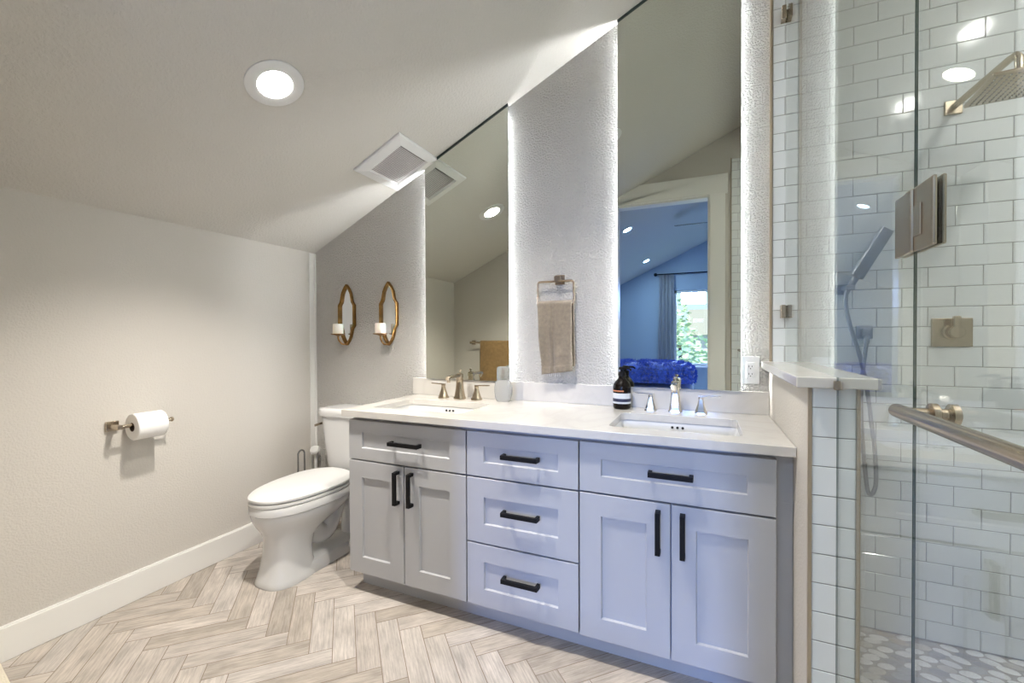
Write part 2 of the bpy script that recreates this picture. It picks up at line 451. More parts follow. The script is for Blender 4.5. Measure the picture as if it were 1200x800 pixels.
bm = BM(); box(bm, WX0-0.06, WX1+0.06, YB-0.02, YB+0.07, WZ0-0.03, WZ0, 0.004)
p = finish('sill', bm, M['trim']); p.parent = w1

# baseboards
bm = BM(); box(bm, XL, XL+0.016, YF, 0, 0, 0.132, 0.003)
box(bm, XL, XL+0.012, YF, 0, 0.130, 0.138, 0.002)
struct('baseboard_left', bm, M['trim'], 'white baseboard along the low left wall', 'baseboard')
bm = BM(); box(bm, XL, -1.60, -0.016, 0, 0, 0.138, 0.003)
struct('baseboard_back', bm, M['trim'], 'white baseboard behind the toilet', 'baseboard')
bm = BM(); box(bm, XL, XL+0.012, -0.012, 0, 0.138, ZL-0.005, 0.002); box(bm, XL, XL+0.005, -0.05, -0.012, 0.138, ZL-0.004, 0.001)  # narrow white strip set into the corner
struct('corner_strip', bm, M['trim'], 'white corner strip between the left wall and the vanity wall', 'trim')

# shower: pony wall, cap, tiles, floor, ceiling, curb
PX0, PX1, PY, PZ = 0.274, 0.392, -0.772, 1.105
def rounded(pts): return pts
bm = BM(); box(bm, PX0, PX1, PY, 0.0, 0.0, PZ, 0.004)
struct('wall_pony', bm, M['wall_smooth'], 'low textured half wall between the vanity and the shower', 'wall')
bm = BM(); box(bm, 0.242, 0.432, -0.803, 0.0, PZ, 1.135, 0.003)
cap = struct('trim_2', bm, M['quartz'], 'white quartz cap on the half wall beside the shower glass', 'ledge')
def tile_field(bm, o, U, V, N, u0, u1, v0, v1, tw, th, pu, pv, par=0, g=0.0011, h=0.006, ch=0.0018, cut=None):
    """running-bond tiles with chamfered edges; pu, pv = phases of a joint; par = row parity with a joint at pu"""
    o, U, V, N = Vector(o), Vector(U), Vector(V), Vector(N)
    r0 = math.floor((v0-pv)/th); r1 = math.ceil((v1-pv)/th)
    for r in range(r0, r1):
        off = pu + (0 if (r-par) % 2 == 0 else tw/2)
        k0 = math.floor((u0-off)/tw); k1 = math.ceil((u1-off)/tw)
        for k in range(k0, k1):
            a0, a1 = max(off+k*tw, u0)+g, min(off+(k+1)*tw, u1)-g
            b0, b1 = max(pv+r*th, v0)+g, min(pv+(r+1)*th, v1)-g
            if a1-a0 < 0.004 or b1-b0 < 0.004: continue
            lo = [bm.verts.new(o+U*a+V*b+N*(h-ch)) for a, b in ((a0, b0), (a1, b0), (a1, b1), (a0, b1))]
            hi = [bm.verts.new(o+U*a+V*b+N*h) for a, b in ((a0+ch, b0+ch), (a1-ch, b0+ch), (a1-ch, b1-ch), (a0+ch, b1-ch))]
            ft = bm.faces.new(hi); ft.smooth = False
            for i in range(4): bm.faces.new([lo[i], lo[(i+1) % 4], hi[(i+1) % 4], hi[i]])
    c = [o+U*a+V*b+N*(h-ch) for a, b in ((u0, v0), (u1, v0), (u1, v1), (u0, v1))]
    f = bm.faces.new([bm.verts.new(p - N*0.0002) for p in c]); f.material_index = 1
    d = [bm.verts.new(o+U*a+V*b) for a, b in ((u0, v0), (u1, v0), (u1, v1), (u0, v1))]
    cc = [bm.verts.new(p - N*0.0002) for p in c]
    for i in range(4):
        f = bm.faces.new([d[i], d[(i+1) % 4], cc[(i+1) % 4], cc[i]]); f.material_index = 1
TW, TH, TPX, TPZ = 0.16135, 0.07777, 0.5739, 0.3496
SCZ = 2.95; SFZ = 0.038
bm = BM(); tile_field(bm, (0, 0, 0), (1, 0, 0), (0, 0, 1), (0, -1, 0), 0.286, XR, SFZ, SCZ, TW, TH, TPX, TPZ, par=1)
struct('wall_shower_back', bm, [M['tile'], M['grout']], 'white subway tile wall behind the shower fittings', 'tiled wall', recalc=False)
bm = BM(); tile_field(bm, (XR, 0, 0), (0, 1, 0), (0, 0, 1), (-1, 0, 0), YD, 0, SFZ, SCZ, TW, TH, 0.02, TPZ, par=1)
struct('wall_shower_right', bm, [M['tile'], M['grout']], 'white subway tile wall at the far end of the shower', 'tiled wall', recalc=False)
bm = BM(); tile_field(bm, (0, YD, 0), (1, 0, 0), (0, 0, 1), (0, 1, 0), 0.246, XR, 0.0, 2.87, TW, TH, 0.30, TPZ, par=1)
struct('wall_shower_front', bm, [M['tile'], M['grout']], 'white subway tile wall facing the shower controls', 'tiled wall', recalc=False)
bm = BM()
tile_field(bm, (0, PY, 0), (1, 0, 0), (0, 0, 1), (0, -1, 0), 0.283, 0.386, 0.0, PZ, 0.30, 0.0823, 0.283, 0.3076, par=0)
tile_field(bm, (PX1, 0, 0), (0, 1, 0), (0, 0, 1), (1, 0, 0), PY, 0, SFZ, PZ, TW, TH, 0.0, TPZ, par=1)
struct('wall_pony_tile', bm, [M['tile'], M['grout']], 'white tiles on the end of the half wall', 'tiled wall', recalc=False)
bm = BM()
box(bm, 0.274, 0.284, -0.009, 0.0, CZ+0.10, SCZ)
box(bm, 0.274, 0.283, PY-0.009, PY+0.001, 0.0, PZ); box(bm, 0.386, 0.394, PY-0.009, PY+0.001, 0.0, PZ)
box(bm, 0.240, 0.246, YD, YD+0.009, 0.0, 2.876)
struct('trim_3', bm, M['schluter'], 'thin bronze metal strip edging the shower tiles', 'tile edge trim')
bm = BM(); box(bm, 0.42, XR, YD, 0.0, SCZ, SCZ+0.04)
struct('ceiling_shower', bm, M['ceil'], 'flat white ceiling over the shower', 'ceiling')
bm = BM(); box(bm, 0.28, 0.392, YD, PY-0.012, 0.0, 0.10, 0.004)
struct('trim_4', bm, M['quartz'], 'white stone curb under the shower glass', 'curb')
def pebble_floor():
    bm = BM(); cl = bm.loops.layers.float_color.new('tint'); rnd = random.Random(11)
    box(bm, 0.38, XR, YD, 0.0, -0.05, SFZ-0.004)
    for f in bm.faces:
        for lp in f.loops: lp[cl] = (0.42, 0.38, 0.33, 1)
    tones = [(0.80, 0.78, 0.74)]*6 + [(0.44, 0.42, 0.39), (0.50, 0.42, 0.33), (0.36, 0.34, 0.32), (0.60, 0.55, 0.48)]
    pts = []
    ny = 0
    y = -0.02
    while y > YD:
        x = 0.42 + (0.030 if ny % 2 else 0)
        while x < XR:
            px, py = x+rnd.uniform(-.006, .006), y+rnd.uniform(-.004, .004)
            a, b = rnd.uniform(.028, .033), rnd.uniform(.016, .0195); th = rnd.uniform(-.45, .45); t = rnd.choice(tones); v = rnd.uniform(.92, 1.08)
            n = 12; rings = []
            for s, dz in ((1.0, 0.0), (0.86, 0.003), (0.5, 0.0045)):
                rings.append([(px + (a*s*math.cos(2*PI*k/n))*math.cos(th) - b*s*math.sin(2*PI*k/n)*math.sin(th),
                               min(-0.001, py + a*s*math.cos(2*PI*k/n)*math.sin(th) + b*s*math.sin(2*PI*k/n)*math.cos(th)), SFZ-0.0045+dz) for k in range(n)])
            n0 = len(bm.faces); loft(bm, rings, False, True)
            bm.faces.ensure_lookup_table()
            for f in bm.faces[n0:]:
                for lp in f.loops: lp[cl] = (t[0]*v, t[1]*v, t[2]*v, 1)
            x += 0.066
        y -= 0.036; ny += 1
    struct('floor_shower', bm, M['pebble'], 'white and grey pebble mosaic floor of the shower', 'floor')
pebble_floor()

# ================================================================== VANITY
VX0, VX1 = -1.595, 0.222
van = thing('vanity_cabinet', 'long grey shaker vanity cabinet with black bar pulls under the white counter', 'vanity', (-0.70, -0.30, 0))
bm = BM()
box(bm, VX0, PX0-0.0008, YV+0.034, -0.004, 0.10, 0.70, 0.001)
for a_ in ((VX0, PX0-0.0008, YV+0.034, YV+0.052), (VX0, PX0-0.0008, -0.02, -0.004), (VX0, VX0+0.018, YV+0.052, -0.02), (PX0-0.019, PX0-0.0008, YV+0.052, -0.02), (-0.90, -0.47, YV+0.052, -0.02)):
    box(bm, a_[0], a_[1], a_[2], a_[3], 0.70, 0.866)
finish('body', bm, M['cab'], van)
bm = BM(); box(bm, -1.583, 0.255, -0.524, -0.05, 0.0, 0.0995)
finish('toe_kick', bm, M['cab'], van)
def shaker(x0, x1, z0, z1, sw, rw, rec=0.010, th=0.033):
    bm = BM(); y = YV
    b = 0.0015
    o = [(x0, z0), (x1, z0), (x1, z1), (x0, z1)]
    ob = [(x0+b, z0+b), (x1-b, z0+b), (x1-b, z1-b), (x0+b, z1-b)]
    i = [(x0+sw, z0+rw), (x1-sw, z0+rw), (x1-sw, z1-rw), (x0+sw, z1-rw)]
    c = 0.0035
    ic = [(x0+sw+c, z0+rw+c), (x1-sw-c, z0+rw+c), (x1-sw-c, z1-rw-c), (x0+sw+c, z1-rw-c)]
    R = [[bm.verts.new((p[0], yy, p[1])) for p in q] for q, yy in ((o, y+th), (o, y+b), (ob, y), (i, y), (ic, y+rec))]
    for a, bb in zip(R[:-1], R[1:]):
        for k in range(4): bm.faces.new([a[k], a[(k+1) % 4], bb[(k+1) % 4], bb[k]])
    bm.faces.new(R[-1]); bm.faces.new(R[0][::-1])
    return bm
def pull(x0, z0, x1, z1):
    """square bar pull between two end points in the cabinet face plane"""
    bm = BM(); r = 0.0088; y0, y1 = YV-0.036, YV-0.023
    if abs(x1-x0) > abs(z1-z0):
        box(bm, x0, x1, y0, y1, z0-r, z0+r, 0.0012)
        for x in (x0+0.006, x1-0.006): box(bm, x-0.007, x+0.007, y1-0.002, YV, z0-r, z0+r, 0.001)
    else:
        box(bm, x0-r, x0+r, y0, y1, z0, z1, 0.0012)
        for z in (z0+0.006, z1-0.006): box(bm, x0-r, x0+r, y1-0.002, YV, z-0.007, z+0.007, 0.001)
    return bm
g = 0.0025
fronts = []
for nm, x0, x1, z0, z1, sw, rw, h in (
    ('drawer', -1.595, -0.936, 0.656, 0.846, 0.082, 0.057, (-1.333, 0.756, -1.166, 0.756)),
    ('door', -1.595, -1.267, 0.101, 0.649, 0.081, 0.079, (-1.297, 0.475, -1.297, 0.627)),
    ('door', -1.262, -0.936, 0.101, 0.649, 0.081, 0.079, (-1.219, 0.475, -1.219, 0.627)),
    ('drawer', -0.930, -0.438, 0.656, 0.846, 0.081, 0.060, (-0.756, 0.757, -0.596, 0.757)),
    ('drawer', -0.930, -0.438, 0.373, 0.649, 0.081, 0.080, (-0.756, 0.522, -0.596, 0.522)),
    ('drawer', -0.930, -0.438, 0.101, 0.366, 0.081, 0.074, (-0.756, 0.248, -0.596, 0.248)),
    ('drawer', -0.432, 0.222, 0.658, 0.847, 0.082, 0.062, (-0.177, 0.758, -0.028, 0.758)),
    ('door', -0.432, -0.103, 0.096, 0.651, 0.082, 0.082, (-0.144, 0.475, -0.144, 0.626)),
    ('door', -0.098, 0.222, 0.096, 0.651, 0.079, 0.080, (-0.062, 0.475, -0.062, 0.626))):
    d = finish(nm, shaker(x0, x1, z0, z1, sw, rw), M['cab'], van)
    finish('handle', pull(*h), M['black'], van, d)

# counter with two sink cut-outs
SINKS = [(-1.272, -0.355, 0.258, 0.163), (-0.103, -0.358, 0.236, 0.165)]      # cx, cy, half x, half y
CX0, CX1, CY0 = -1.618, 0.272, -0.629
def rrect(cx, cy, hx, hy, r, z, n=5):
    out = []
    for sx, sy, a0 in ((1, 1, 0), (-1, 1, PI/2), (-1, -1, PI), (1, -1, 1.5*PI)):
        for k in range(n+1):
            a = a0 + PI/2*k/n
            out.append((cx+sx*(hx-r)+r*math.cos(a), cy+sy*(hy-r)+r*math.sin(a), z))
    return out
def counter():
    bm = BM(); loops = [[(CX0, CY0, 0), (CX1, CY0, 0), (CX1, -0.001, 0), (CX0, -0.001, 0)]] + [rrect(*s, 0.03, 0) for s in SINKS]
    es = []
    for lp in loops:
        vs = [bm.verts.new(p) for p in lp]
        es += [bm.edges.new((vs[i], vs[(i+1) % len(vs)])) for i in range(len(vs))]
    bmesh.ops.triangle_fill(bm, use_beauty=True, use_dissolve=False, edges=es)
    r = bmesh.ops.extrude_face_region(bm, geom=bm.faces[:])
    up = [v for v in r['geom'] if isinstance(v, bmesh.types.BMVert)]
    for v in bm.verts: v.co.z = 0.8665
    for v in up: v.co.z = CZ
    bmesh.ops.recalc_face_normals(bm, faces=bm.faces)
    sharp = [e for e in bm.edges if len(e.link_faces) == 2 and e.calc_face_angle() > 0.8 and all(v.co.z > CZ-0.001 for v in e.verts)]
    bmesh.ops.bevel(bm, geom=sharp, offset=0.002, segments=2, profile=0.5, affect='EDGES')
    return bm
solo('countertop', counter(), M['quartz'], (-0.67, -0.31, 0.8665), 'white quartz countertop with two sink cut-outs on the grey vanity', 'countertop')
bm = BM(); box(bm, -1.645, PX0-0.001, -0.020, -0.001, CZ, 1.000, 0.0015)
solo('backsplash', bm, M['quartz'], (-0.68, -0.01, CZ), 'low white quartz backsplash along the wall under the mirrors', 'backsplash')
for (cx, cy, hx, hy), lab in zip(SINKS, ('white rectangular undermount sink nearer the toilet', 'white rectangular undermount sink nearer the shower')):
    s = thing('sink', lab, 'sink', (cx, cy, 0.74), 'undermount sinks in the white counter')
    bm = BM(); t = 0.012; z1 = 0.866
    rings = [rrect(cx, cy, hx+0.02, hy+0.02, 0.04, z1-0.001), rrect(cx, cy, hx+0.004, hy+0.004, 0.032, z1-0.001), rrect(cx, cy, hx-0.002, hy-0.002, 0.032, z1-0.02), rrect(cx, cy, hx-0.018, hy-0.014, 0.04, 0.765),
             rrect(cx, cy, hx-0.05, hy-0.045, 0.05, 0.748), rrect(cx, cy, 0.03, 0.03, 0.028, 0.744)]
    outer = [rrect(cx, cy, 0.03, 0.03, 0.028, 0.73), rrect(cx, cy, hx-0.05+t, hy-0.045+t, 0.05, 0.734), rrect(cx, cy, hx-0.012+t, hy-0.008+t, 0.04, 0.760), rrect(cx, cy, hx+0.02, hy+0.02, 0.04, z1-0.02)]
    loft(bm, rings + outer, close=True)
    finish('basin', bm, M['porcelain'], s, smooth=50)
    bm = BM(); lathe(bm, (cx, cy, 0.738), [(0.028, 0), (0.028, 0.009), (0.022, 0.011), (0.012, 0.009)])
    finish('drain', bm, M['nickel'], s, smooth=40)
    for k in (-1, 0, 1):
        bm = BM(); lathe(bm, (cx+0.004+k*0.0215, cy+hy-0.0015, 0.846), [(0.0056, 0.0), (0.0056, 0.0042)], 14, axis=(0, -1, 0.1))
        finish('overflow_hole', bm, M['dark'], s)

# faucets: flared spout column with a level spout, two flared lever handles
def square_flare(bm, cx, cy, prof, z0):
    rings = []
    for hw, h in prof:
        c = hw*0.42
        rings.append([(cx+a, cy+b, z0+h) for a, b in ((hw, -hw+c), (hw, hw-c), (hw-c, hw), (-hw+c, hw), (-hw, hw-c), (-hw, -hw+c), (-hw+c, -hw), (hw-c, -hw))])
    vr = loft(bm, rings, True, True)
def faucet(cx, cy, lab, m):
    f = thing('faucet', lab, 'faucet', (cx, cy, CZ), 'widespread faucets on the white counter')
    bm = BM()
    square_flare(bm, cx, cy, [(0.030, 0), (0.030, 0.006), (0.026, 0.018), (0.0205, 0.055), (0.0175, 0.09), (0.0165, 0.118), (0.018, 0.122), (0.018, 0.140), (0.012, 0.146)], CZ)
    finish('spout_column', bm, m, f, smooth=30)
    bm = BM()
    rings = []
    for (dy, z, hw, hh) in ((0.017, 0.133, 0.0125, 0.0075), (0.010, 0.1335, 0.014, 0.0085), (-0.06, 0.1335, 0.0135, 0.008), (-0.112, 0.1325, 0.013, 0.008), (-0.128, 0.129, 0.0125, 0.0085), (-0.133, 0.124, 0.011, 0.006)):
        rings.append([(cx+a*hw, cy+dy+ (0.004*b if dy < -0.1 else 0), CZ+z+b*hh) for a, b in ((1, -0.6), (1, 0.6), (0.6, 1), (-0.6, 1), (-1, 0.6), (-1, -0.6), (-0.6, -1), (0.6, -1))])
    loft(bm, rings); lathe(bm, (cx, cy-0.118, CZ+0.104), [(0.0085, 0), (0.0095, 0.004), (0.0095, 0.024)], 16); finish('spout', bm, m, f, smooth=30)
    bm = BM(); lathe(bm, (cx, cy+0.006, CZ+0.145), [(0.004, 0), (0.004, 0.01), (0.008, 0.012), (0.008, 0.018), (0.003, 0.02)], 16)
    finish('lift_rod', bm, m, f, smooth=40)
    for s in (-1, 1):
        hx = cx + s*0.1085
        bm = BM(); square_flare(bm, hx, cy, [(0.027, 0), (0.027, 0.005), (0.023, 0.015), (0.014, 0.045), (0.0095, 0.066), (0.0105, 0.069), (0.0105, 0.077), (0.008, 0.079)], CZ)
        h = finish('handle', bm, m, f, smooth=30)
        bm = BM(); obox(bm, (hx+s*0.034, cy, CZ+0.0815), (1, 0, 0.04*s), (0, 1, 0), (0, 0, 1), 0.046, 0.0065, 0.003, 0.0015)
        finish('lever', bm, m, f, h)
    return f
fa = faucet(-1.262, -0.098, 'nickel widespread faucet at the sink beside the toilet', M['nickel'])
faucet(-0.113, -0.098, 'nickel widespread faucet at the sink beside the shower', M['chrome'])

# ------------------------------------------------------------------ mirrors with light strips behind their side edges
def tall_mirror(x0, x1, z0, lab, strips):
    t = thing('wall_mirror', lab, 'mirror', ((x0+x1)/2, -0.026, z0), 'tall backlit mirrors above the vanity')
    zt0, zt1 = roof(x0)-0.006, roof(x1)-0.006
    bm = BM(); fs = prism(bm, [(x0, z0), (x1, z0), (x1, zt1), (x0, zt0)], 1, -0.030, -0.0245)
    for f in fs: f.material_index = 1
    fs[0].material_index = 0
    fs[1].material_index = 1
    finish('glass', bm, [M['mirror'], M['mirror_edge']], t)
    bm = BM(); box(bm, x0+0.06, x1-0.06, -0.0245, -0.001, z0+0.02, zt0-0.03)
    finish('backing', bm, M['white'], t)
    bm = BM(); prism(bm, [(x0, zt0-0.010), (x1, zt1-0.010), (x1, zt1+0.004), (x0, zt0+0.004)], 1, -0.033, -0.0302)  # dark strip added to draw the dark gap below the ceiling
    finish('top_gap_strip', bm, M['mirror_edge'], t)
    for s, xx, zz in ((1, x0+0.031, zt0), (-1, x1-0.031, zt1-0.03)):
        bm = BM(); box(bm, xx-0.003, xx+0.003, -0.0085, -0.0025, z0+0.01, zz-0.02)
        finish('light_strip', bm, M['led'], t)
    return t
tall_mirror(-1.537, -0.985, 1.0005, 'narrow frameless backlit mirror nearer the toilet, cut to the ceiling slope', None)
tall_mirror(-0.387, 0.160, 1.0005, 'narrow frameless backlit mirror nearer the shower, reflecting the bedroom', None)

# ------------------------------------------------------------------ toilet
def toilet():
    TX = -2.0
    t = thing('toilet', 'white two-piece toilet with closed lid between low wall and vanity', 'toilet', (TX, -0.40, 0))
    bm = BM()
    # pedestal and bowl: rings from the floor up; (z, half width, front y, back y)
    R = []
    for z, hw, yf, yb, p, cy in ((0.0, 0.120, -0.775, -0.50, 2.8, -0.62), (0.012, 0.122, -0.778, -0.50, 2.8, -0.62), (0.03, 0.115, -0.772, -0.50, 2.7, -0.62), (0.08, 0.104, -0.758, -0.51, 2.6, -0.62), (0.14, 0.098, -0.746, -0.51, 2.5, -0.62), (0.20, 0.100, -0.742, -0.49, 2.4, -0.61),
                             (0.235, 0.110, -0.746, -0.44, 2.3, -0.57), (0.265, 0.128, -0.760, -0.38, 2.2, -0.52), (0.295, 0.152, -0.780, -0.32, 2.2, -0.48), (0.330, 0.173, -0.797, -0.28, 2.25, -0.46), (0.357, 0.181, -0.803, -0.26, 2.3, -0.46), (0.367, 0.179, -0.802, -0.25, 2.3, -0.46),
                             (0.373, 0.187, -0.809, -0.245, 2.3, -0.46), (0.408, 0.188, -0.809, -0.24, 2.3, -0.46), (0.414, 0.183, -0.803, -0.24, 2.3, -0.46)):
        R.append(sring(TX, cy, hw, yb-cy, z, 44, p, front=cy-yf))
    loft(bm, R)
    # foot running back to the wall, with the trapway above it
    R = []
    for z, hw, yf, yb in ((0.0, 0.116, -0.70, -0.19), (0.040, 0.114, -0.70, -0.19), (0.058, 0.104, -0.68, -0.20), (0.064, 0.08, -0.66, -0.21)):
        R.append(sring(TX, (yf+yb)/2, hw, (yb-yf)/2, z, 40, 4.0))
    loft(bm, R)
    tube(bm, smooth_path([(TX, -0.52, 0.22), (TX, -0.44, 0.15), (TX, -0.38, 0.15), (TX, -0.33, 0.22), (TX, -0.29, 0.30), (TX, -0.24, 0.33), (TX, -0.19, 0.30), (TX, -0.17, 0.20), (TX, -0.18, 0.02)], 6), 0.060, 16)
    # deck under the tank
    R = []
    for z, hw, yf, yb in ((0.30, 0.10, -0.34, -0.09), (0.345, 0.135, -0.33, -0.06), (0.40, 0.165, -0.32, -0.045), (0.412, 0.16, -0.32, -0.045)):
        R.append(sring(TX, (yf+yb)/2, hw, (yb-yf)/2, z, 40, 5.0))
    loft(bm, R)
    finish('bowl', bm, M['porcelain'], t, smooth=45)
    for s in (-1, 1):
        bm = BM(); lathe(bm, (TX+s*0.122, -0.30, 0.062), [(0.016, -0.03), (0.016, 0.0), (0.014, 0.008), (0.006, 0.013)], 18, axis=(s*0.5, 0, 1))
        finish('bolt_cap', bm, M['white'], t, smooth=40)
    def egg(z, grow, p=2.25): return sring(TX, -0.46, 0.187+grow, 0.205+grow*0.4, z, 52, p, front=0.352+grow)
    bm = BM(); loft(bm, [egg(0.4155, -0.004), egg(0.419, 0.0), egg(0.430, 0.0), egg(0.4335, -0.005)])
    finish('seat', bm, M['white'], t, smooth=40)
    bm = BM(); loft(bm, [egg(0.4385, -0.006), egg(0.442, 0.001), egg(0.452, 0.001), egg(0.459, -0.006), egg(0.4655, -0.035), egg(0.4685, -0.09)])
    finish('lid', bm, M['white'], t, smooth=40)
    for s in (-1, 1):
        bm = BM(); box(bm, TX+s*0.075-0.02, TX+s*0.075+0.02, -0.268, -0.232, 0.413, 0.452, 0.006)
        finish('hinge', bm, M['white'], t)
    # tank
    bm = BM(); R = []
    for z, hw, yf, yb in ((0.412, 0.150, -0.190, -0.035), (0.422, 0.166, -0.205, -0.028), (0.46, 0.178, -0.214, -0.022), (0.56, 0.190, -0.222, -0.020), (0.68, 0.203, -0.229, -0.018), (0.757, 0.210, -0.232, -0.018)):
        R.append(sring(TX, (yf+yb)/2, hw, (yb-yf)/2, z, 48, 6.5))
    loft(bm, R); finish('tank', bm, M['porcelain'], t, smooth=45)
    bm = BM(); R = []
    for z, gr in ((0.7575, -0.002), (0.761, 0.012), (0.784, 0.016), (0.800, 0.014), (0.808, 0.004), (0.810, -0.02)):
        R.append(sring(TX, -0.126, 0.212+gr, 0.106+gr, z, 48, 6.5))
    loft(bm, R); finish('tank_lid', bm, M['porcelain'], t, smooth=45)
    bm = BM(); lathe(bm, (TX-0.206, -0.185, 0.705), [(0.013, 0), (0.013, 0.012), (0.008, 0.02)], 16, axis=(-1, 0, 0))
    obox(bm, (TX-0.226, -0.21, 0.702), (0, 1, 0.1), (1, 0, 0), (0, 0, 1), 0.035, 0.004, 0.007, 0.002)
    finish('flush_lever', bm, M['nickel'], t, smooth=40)
toilet()
# water valve and looped stand behind the toilet
v = thing('supply_valve', 'white water valve knob on a riser pipe in the corner behind the toilet', 'valve', (-2.425, -0.06, 0))
bm = BM(); tube(bm, [(-2.425, -0.06, 0.0), (-2.425, -0.06, 0.475)], 0.011, 14); finish('pipe', bm, M['white'], v, smooth=40)
bm = BM(); lathe(bm, (-2.425, -0.06, 0.470), [(0.012, 0), (0.03, 0.006), (0.034, 0.018), (0.028, 0.032), (0.012, 0.038)], 20, axis=(0.2, -0.5, 0.6)); finish('knob', bm, M['white'], v, smooth=40)
st = thing('loop_stand', 'thin chrome looped stand on the floor behind the toilet', 'stand', (-2.40, -0.20, 0))
bm = BM()
tube(bm, [(-2.40, -0.175, 0.012)] + [(-2.40, -0.20+0.025*math.cos(a), 0.49+0.025*math.sin(a)) for a in [PI*k/10 for k in range(11)]] + [(-2.40, -0.225, 0.012)], 0.0055, 10)
finish('rod', bm, M['steel'], st, smooth=40)
bm = BM(); lathe(bm, (-2.40, -0.20, 0.0), [(0.06, 0), (0.06, 0.008), (0.05, 0.014), (0.02, 0.016)], 28); finish('base', bm, M['steel'], st, smooth=40)

# ------------------------------------------------------------------ paper holder and roll
ph = thing('paper_holder', 'nickel toilet paper holder on the low left wall', 'paper holder', (XL, -1.15, 0.845))
bm = BM(); box(bm, XL, XL+0.012, -1.178, -1.128, 0.825, 0.870, 0.003); finish('wall_plate', bm, M['nickel'], ph)
bm = BM(); box(bm, XL+0.01, XL+0.085, -1.168, -1.146, 0.837, 0.858, 0.003); finish('arm', bm, M['nickel'], ph)
bm = BM(); tube(bm, [(XL+0.073, -1.165, 0.848), (XL+0.073, -0.948, 0.848)], 0.0085, 14); lathe(bm, (XL+0.073, -0.948, 0.848), [(0.011, 0), (0.012, 0.005), (0.009, 0.010)], 14, axis=(0, 1, 0)); finish('rod', bm, M['nickel'], ph, smooth=40)
tr = thing('toilet_paper_roll', 'white toilet paper roll on the nickel holder by the low wall', 'toilet paper', (XL+0.073, -1.05, 0.837))
bm = BM(); n = 40
def ring_y(r, y): return [(XL+0.073+r*math.cos(2*PI*k/n), y, 0.8392+r*math.sin(2*PI*k/n)) for k in range(n)]
loft(bm, [ring_y(0.0205, -1.108), ring_y(0.058, -1.108), ring_y(0.061, -1.105), ring_y(0.061, -0.990), ring_y(0.058, -0.987), ring_y(0.0205, -0.987)], close=True)
finish('paper', bm, M['paper'], tr, smooth=40)
bm = BM(); loft(bm, [ring_y(0.0202, -1.1085), ring_y(0.0202, -0.9865), ring_y(0.018, -0.9865), ring_y(0.018, -1.1085)], close=True)
finish('core', bm, M['card'], tr, smooth=40)

# ------------------------------------------------------------------ sconces with candles
def ogee(hw=0.070, z0=1.197, z1=1.606):
    top = [(0.0, 0.0), (0.014, 0.013), (0.030, 0.033), (0.045, 0.060), (0.053, 0.088), (0.056, 0.105), (0.062, 0.120), (0.072, 0.131), (0.079, 0.142)]
    s = hw/0.079
    r = [(x*s, z1-d) for x, d in top] + [(x*s, z0+d*0.93) for x, d in reversed(top)]
    return r + [(-x, z) for x, z in reversed(r[1:-1])]
def sconce(cx, lab):
    t = thing('candle_sconce', lab, 'sconce', (cx, 0, 1.197), 'gold candle sconces on the wall above the toilet')
    pts = ogee(); zc = 1.40
    def ins(d): return [(x*(1-d/0.070), zc+(z-zc)*(1-d/0.205)) for x, z in pts]
    bm = BM()
    R = []
    for d, y in ((0.0, -0.001), (0.0, -0.022), (0.002, -0.025), (0.009, -0.025), (0.011, -0.022), (0.011, -0.001)):
        R.append([(cx+x, y, z) for x, z in ins(d)])
    loft(bm, R, close=True); finish('frame', bm, M['gold'], t, smooth=35)
    bm = BM(); prism(bm, [(cx+x, z) for x, z in ins(0.010)], 1, -0.008, -0.002); finish('mirror_plate', bm, M['smallmirror'], t)
    bm = BM(); tube(bm, smooth_path([(cx, -0.028, 1.205), (cx-0.004, -0.055, 1.208), (cx-0.006, -0.08, 1.235), (cx-0.006, -0.085, 1.262)], 6), 0.0055, 10)
    finish('arm', bm, M['gold'], t, smooth=40)
    bm = BM(); lathe(bm, (cx-0.006, -0.085, 1.258), [(0.008, 0), (0.018, 0.006), (0.040, 0.010), (0.046, 0.014), (0.046, 0.017), (0.038, 0.0145), (0.008, 0.013)], 30)
    finish('dish', bm, M['gold'], t, smooth=40)
    return t
def candle(cx, lab):
    t = thing('pillar_candle', lab, 'candle', (cx-0.006, -0.085, 1.2715), 'white candles on the gold sconces')
    bm = BM(); lathe(bm, (cx-0.006, -0.085, 1.2715), [(0.031, 0), (0.033, 0.003), (0.033, 0.062), (0.031, 0.067), (0.026, 0.064), (0.008, 0.060)], 28)
    finish('wax_body', bm, M['wax'], t, smooth=50)
    bm = BM(); tube(bm, [(cx-0.006, -0.085, 1.331), (cx-0.0055, -0.0845, 1.341)], 0.0012, 8); finish('wick', bm, M['black'], t)
    return t
s1 = sconce(-2.183, 'gold ogee candle sconce nearer the low wall corner')
dup(s1, (-1.833, 0, 1.197), 'gold ogee candle sconce nearer the tall mirror')
c1 = candle(-2.183, 'white pillar candle on the sconce nearer the low wall corner')
dup(c1, (-1.839, -0.085, 1.2715), 'white pillar candle on the sconce nearer the tall mirror')

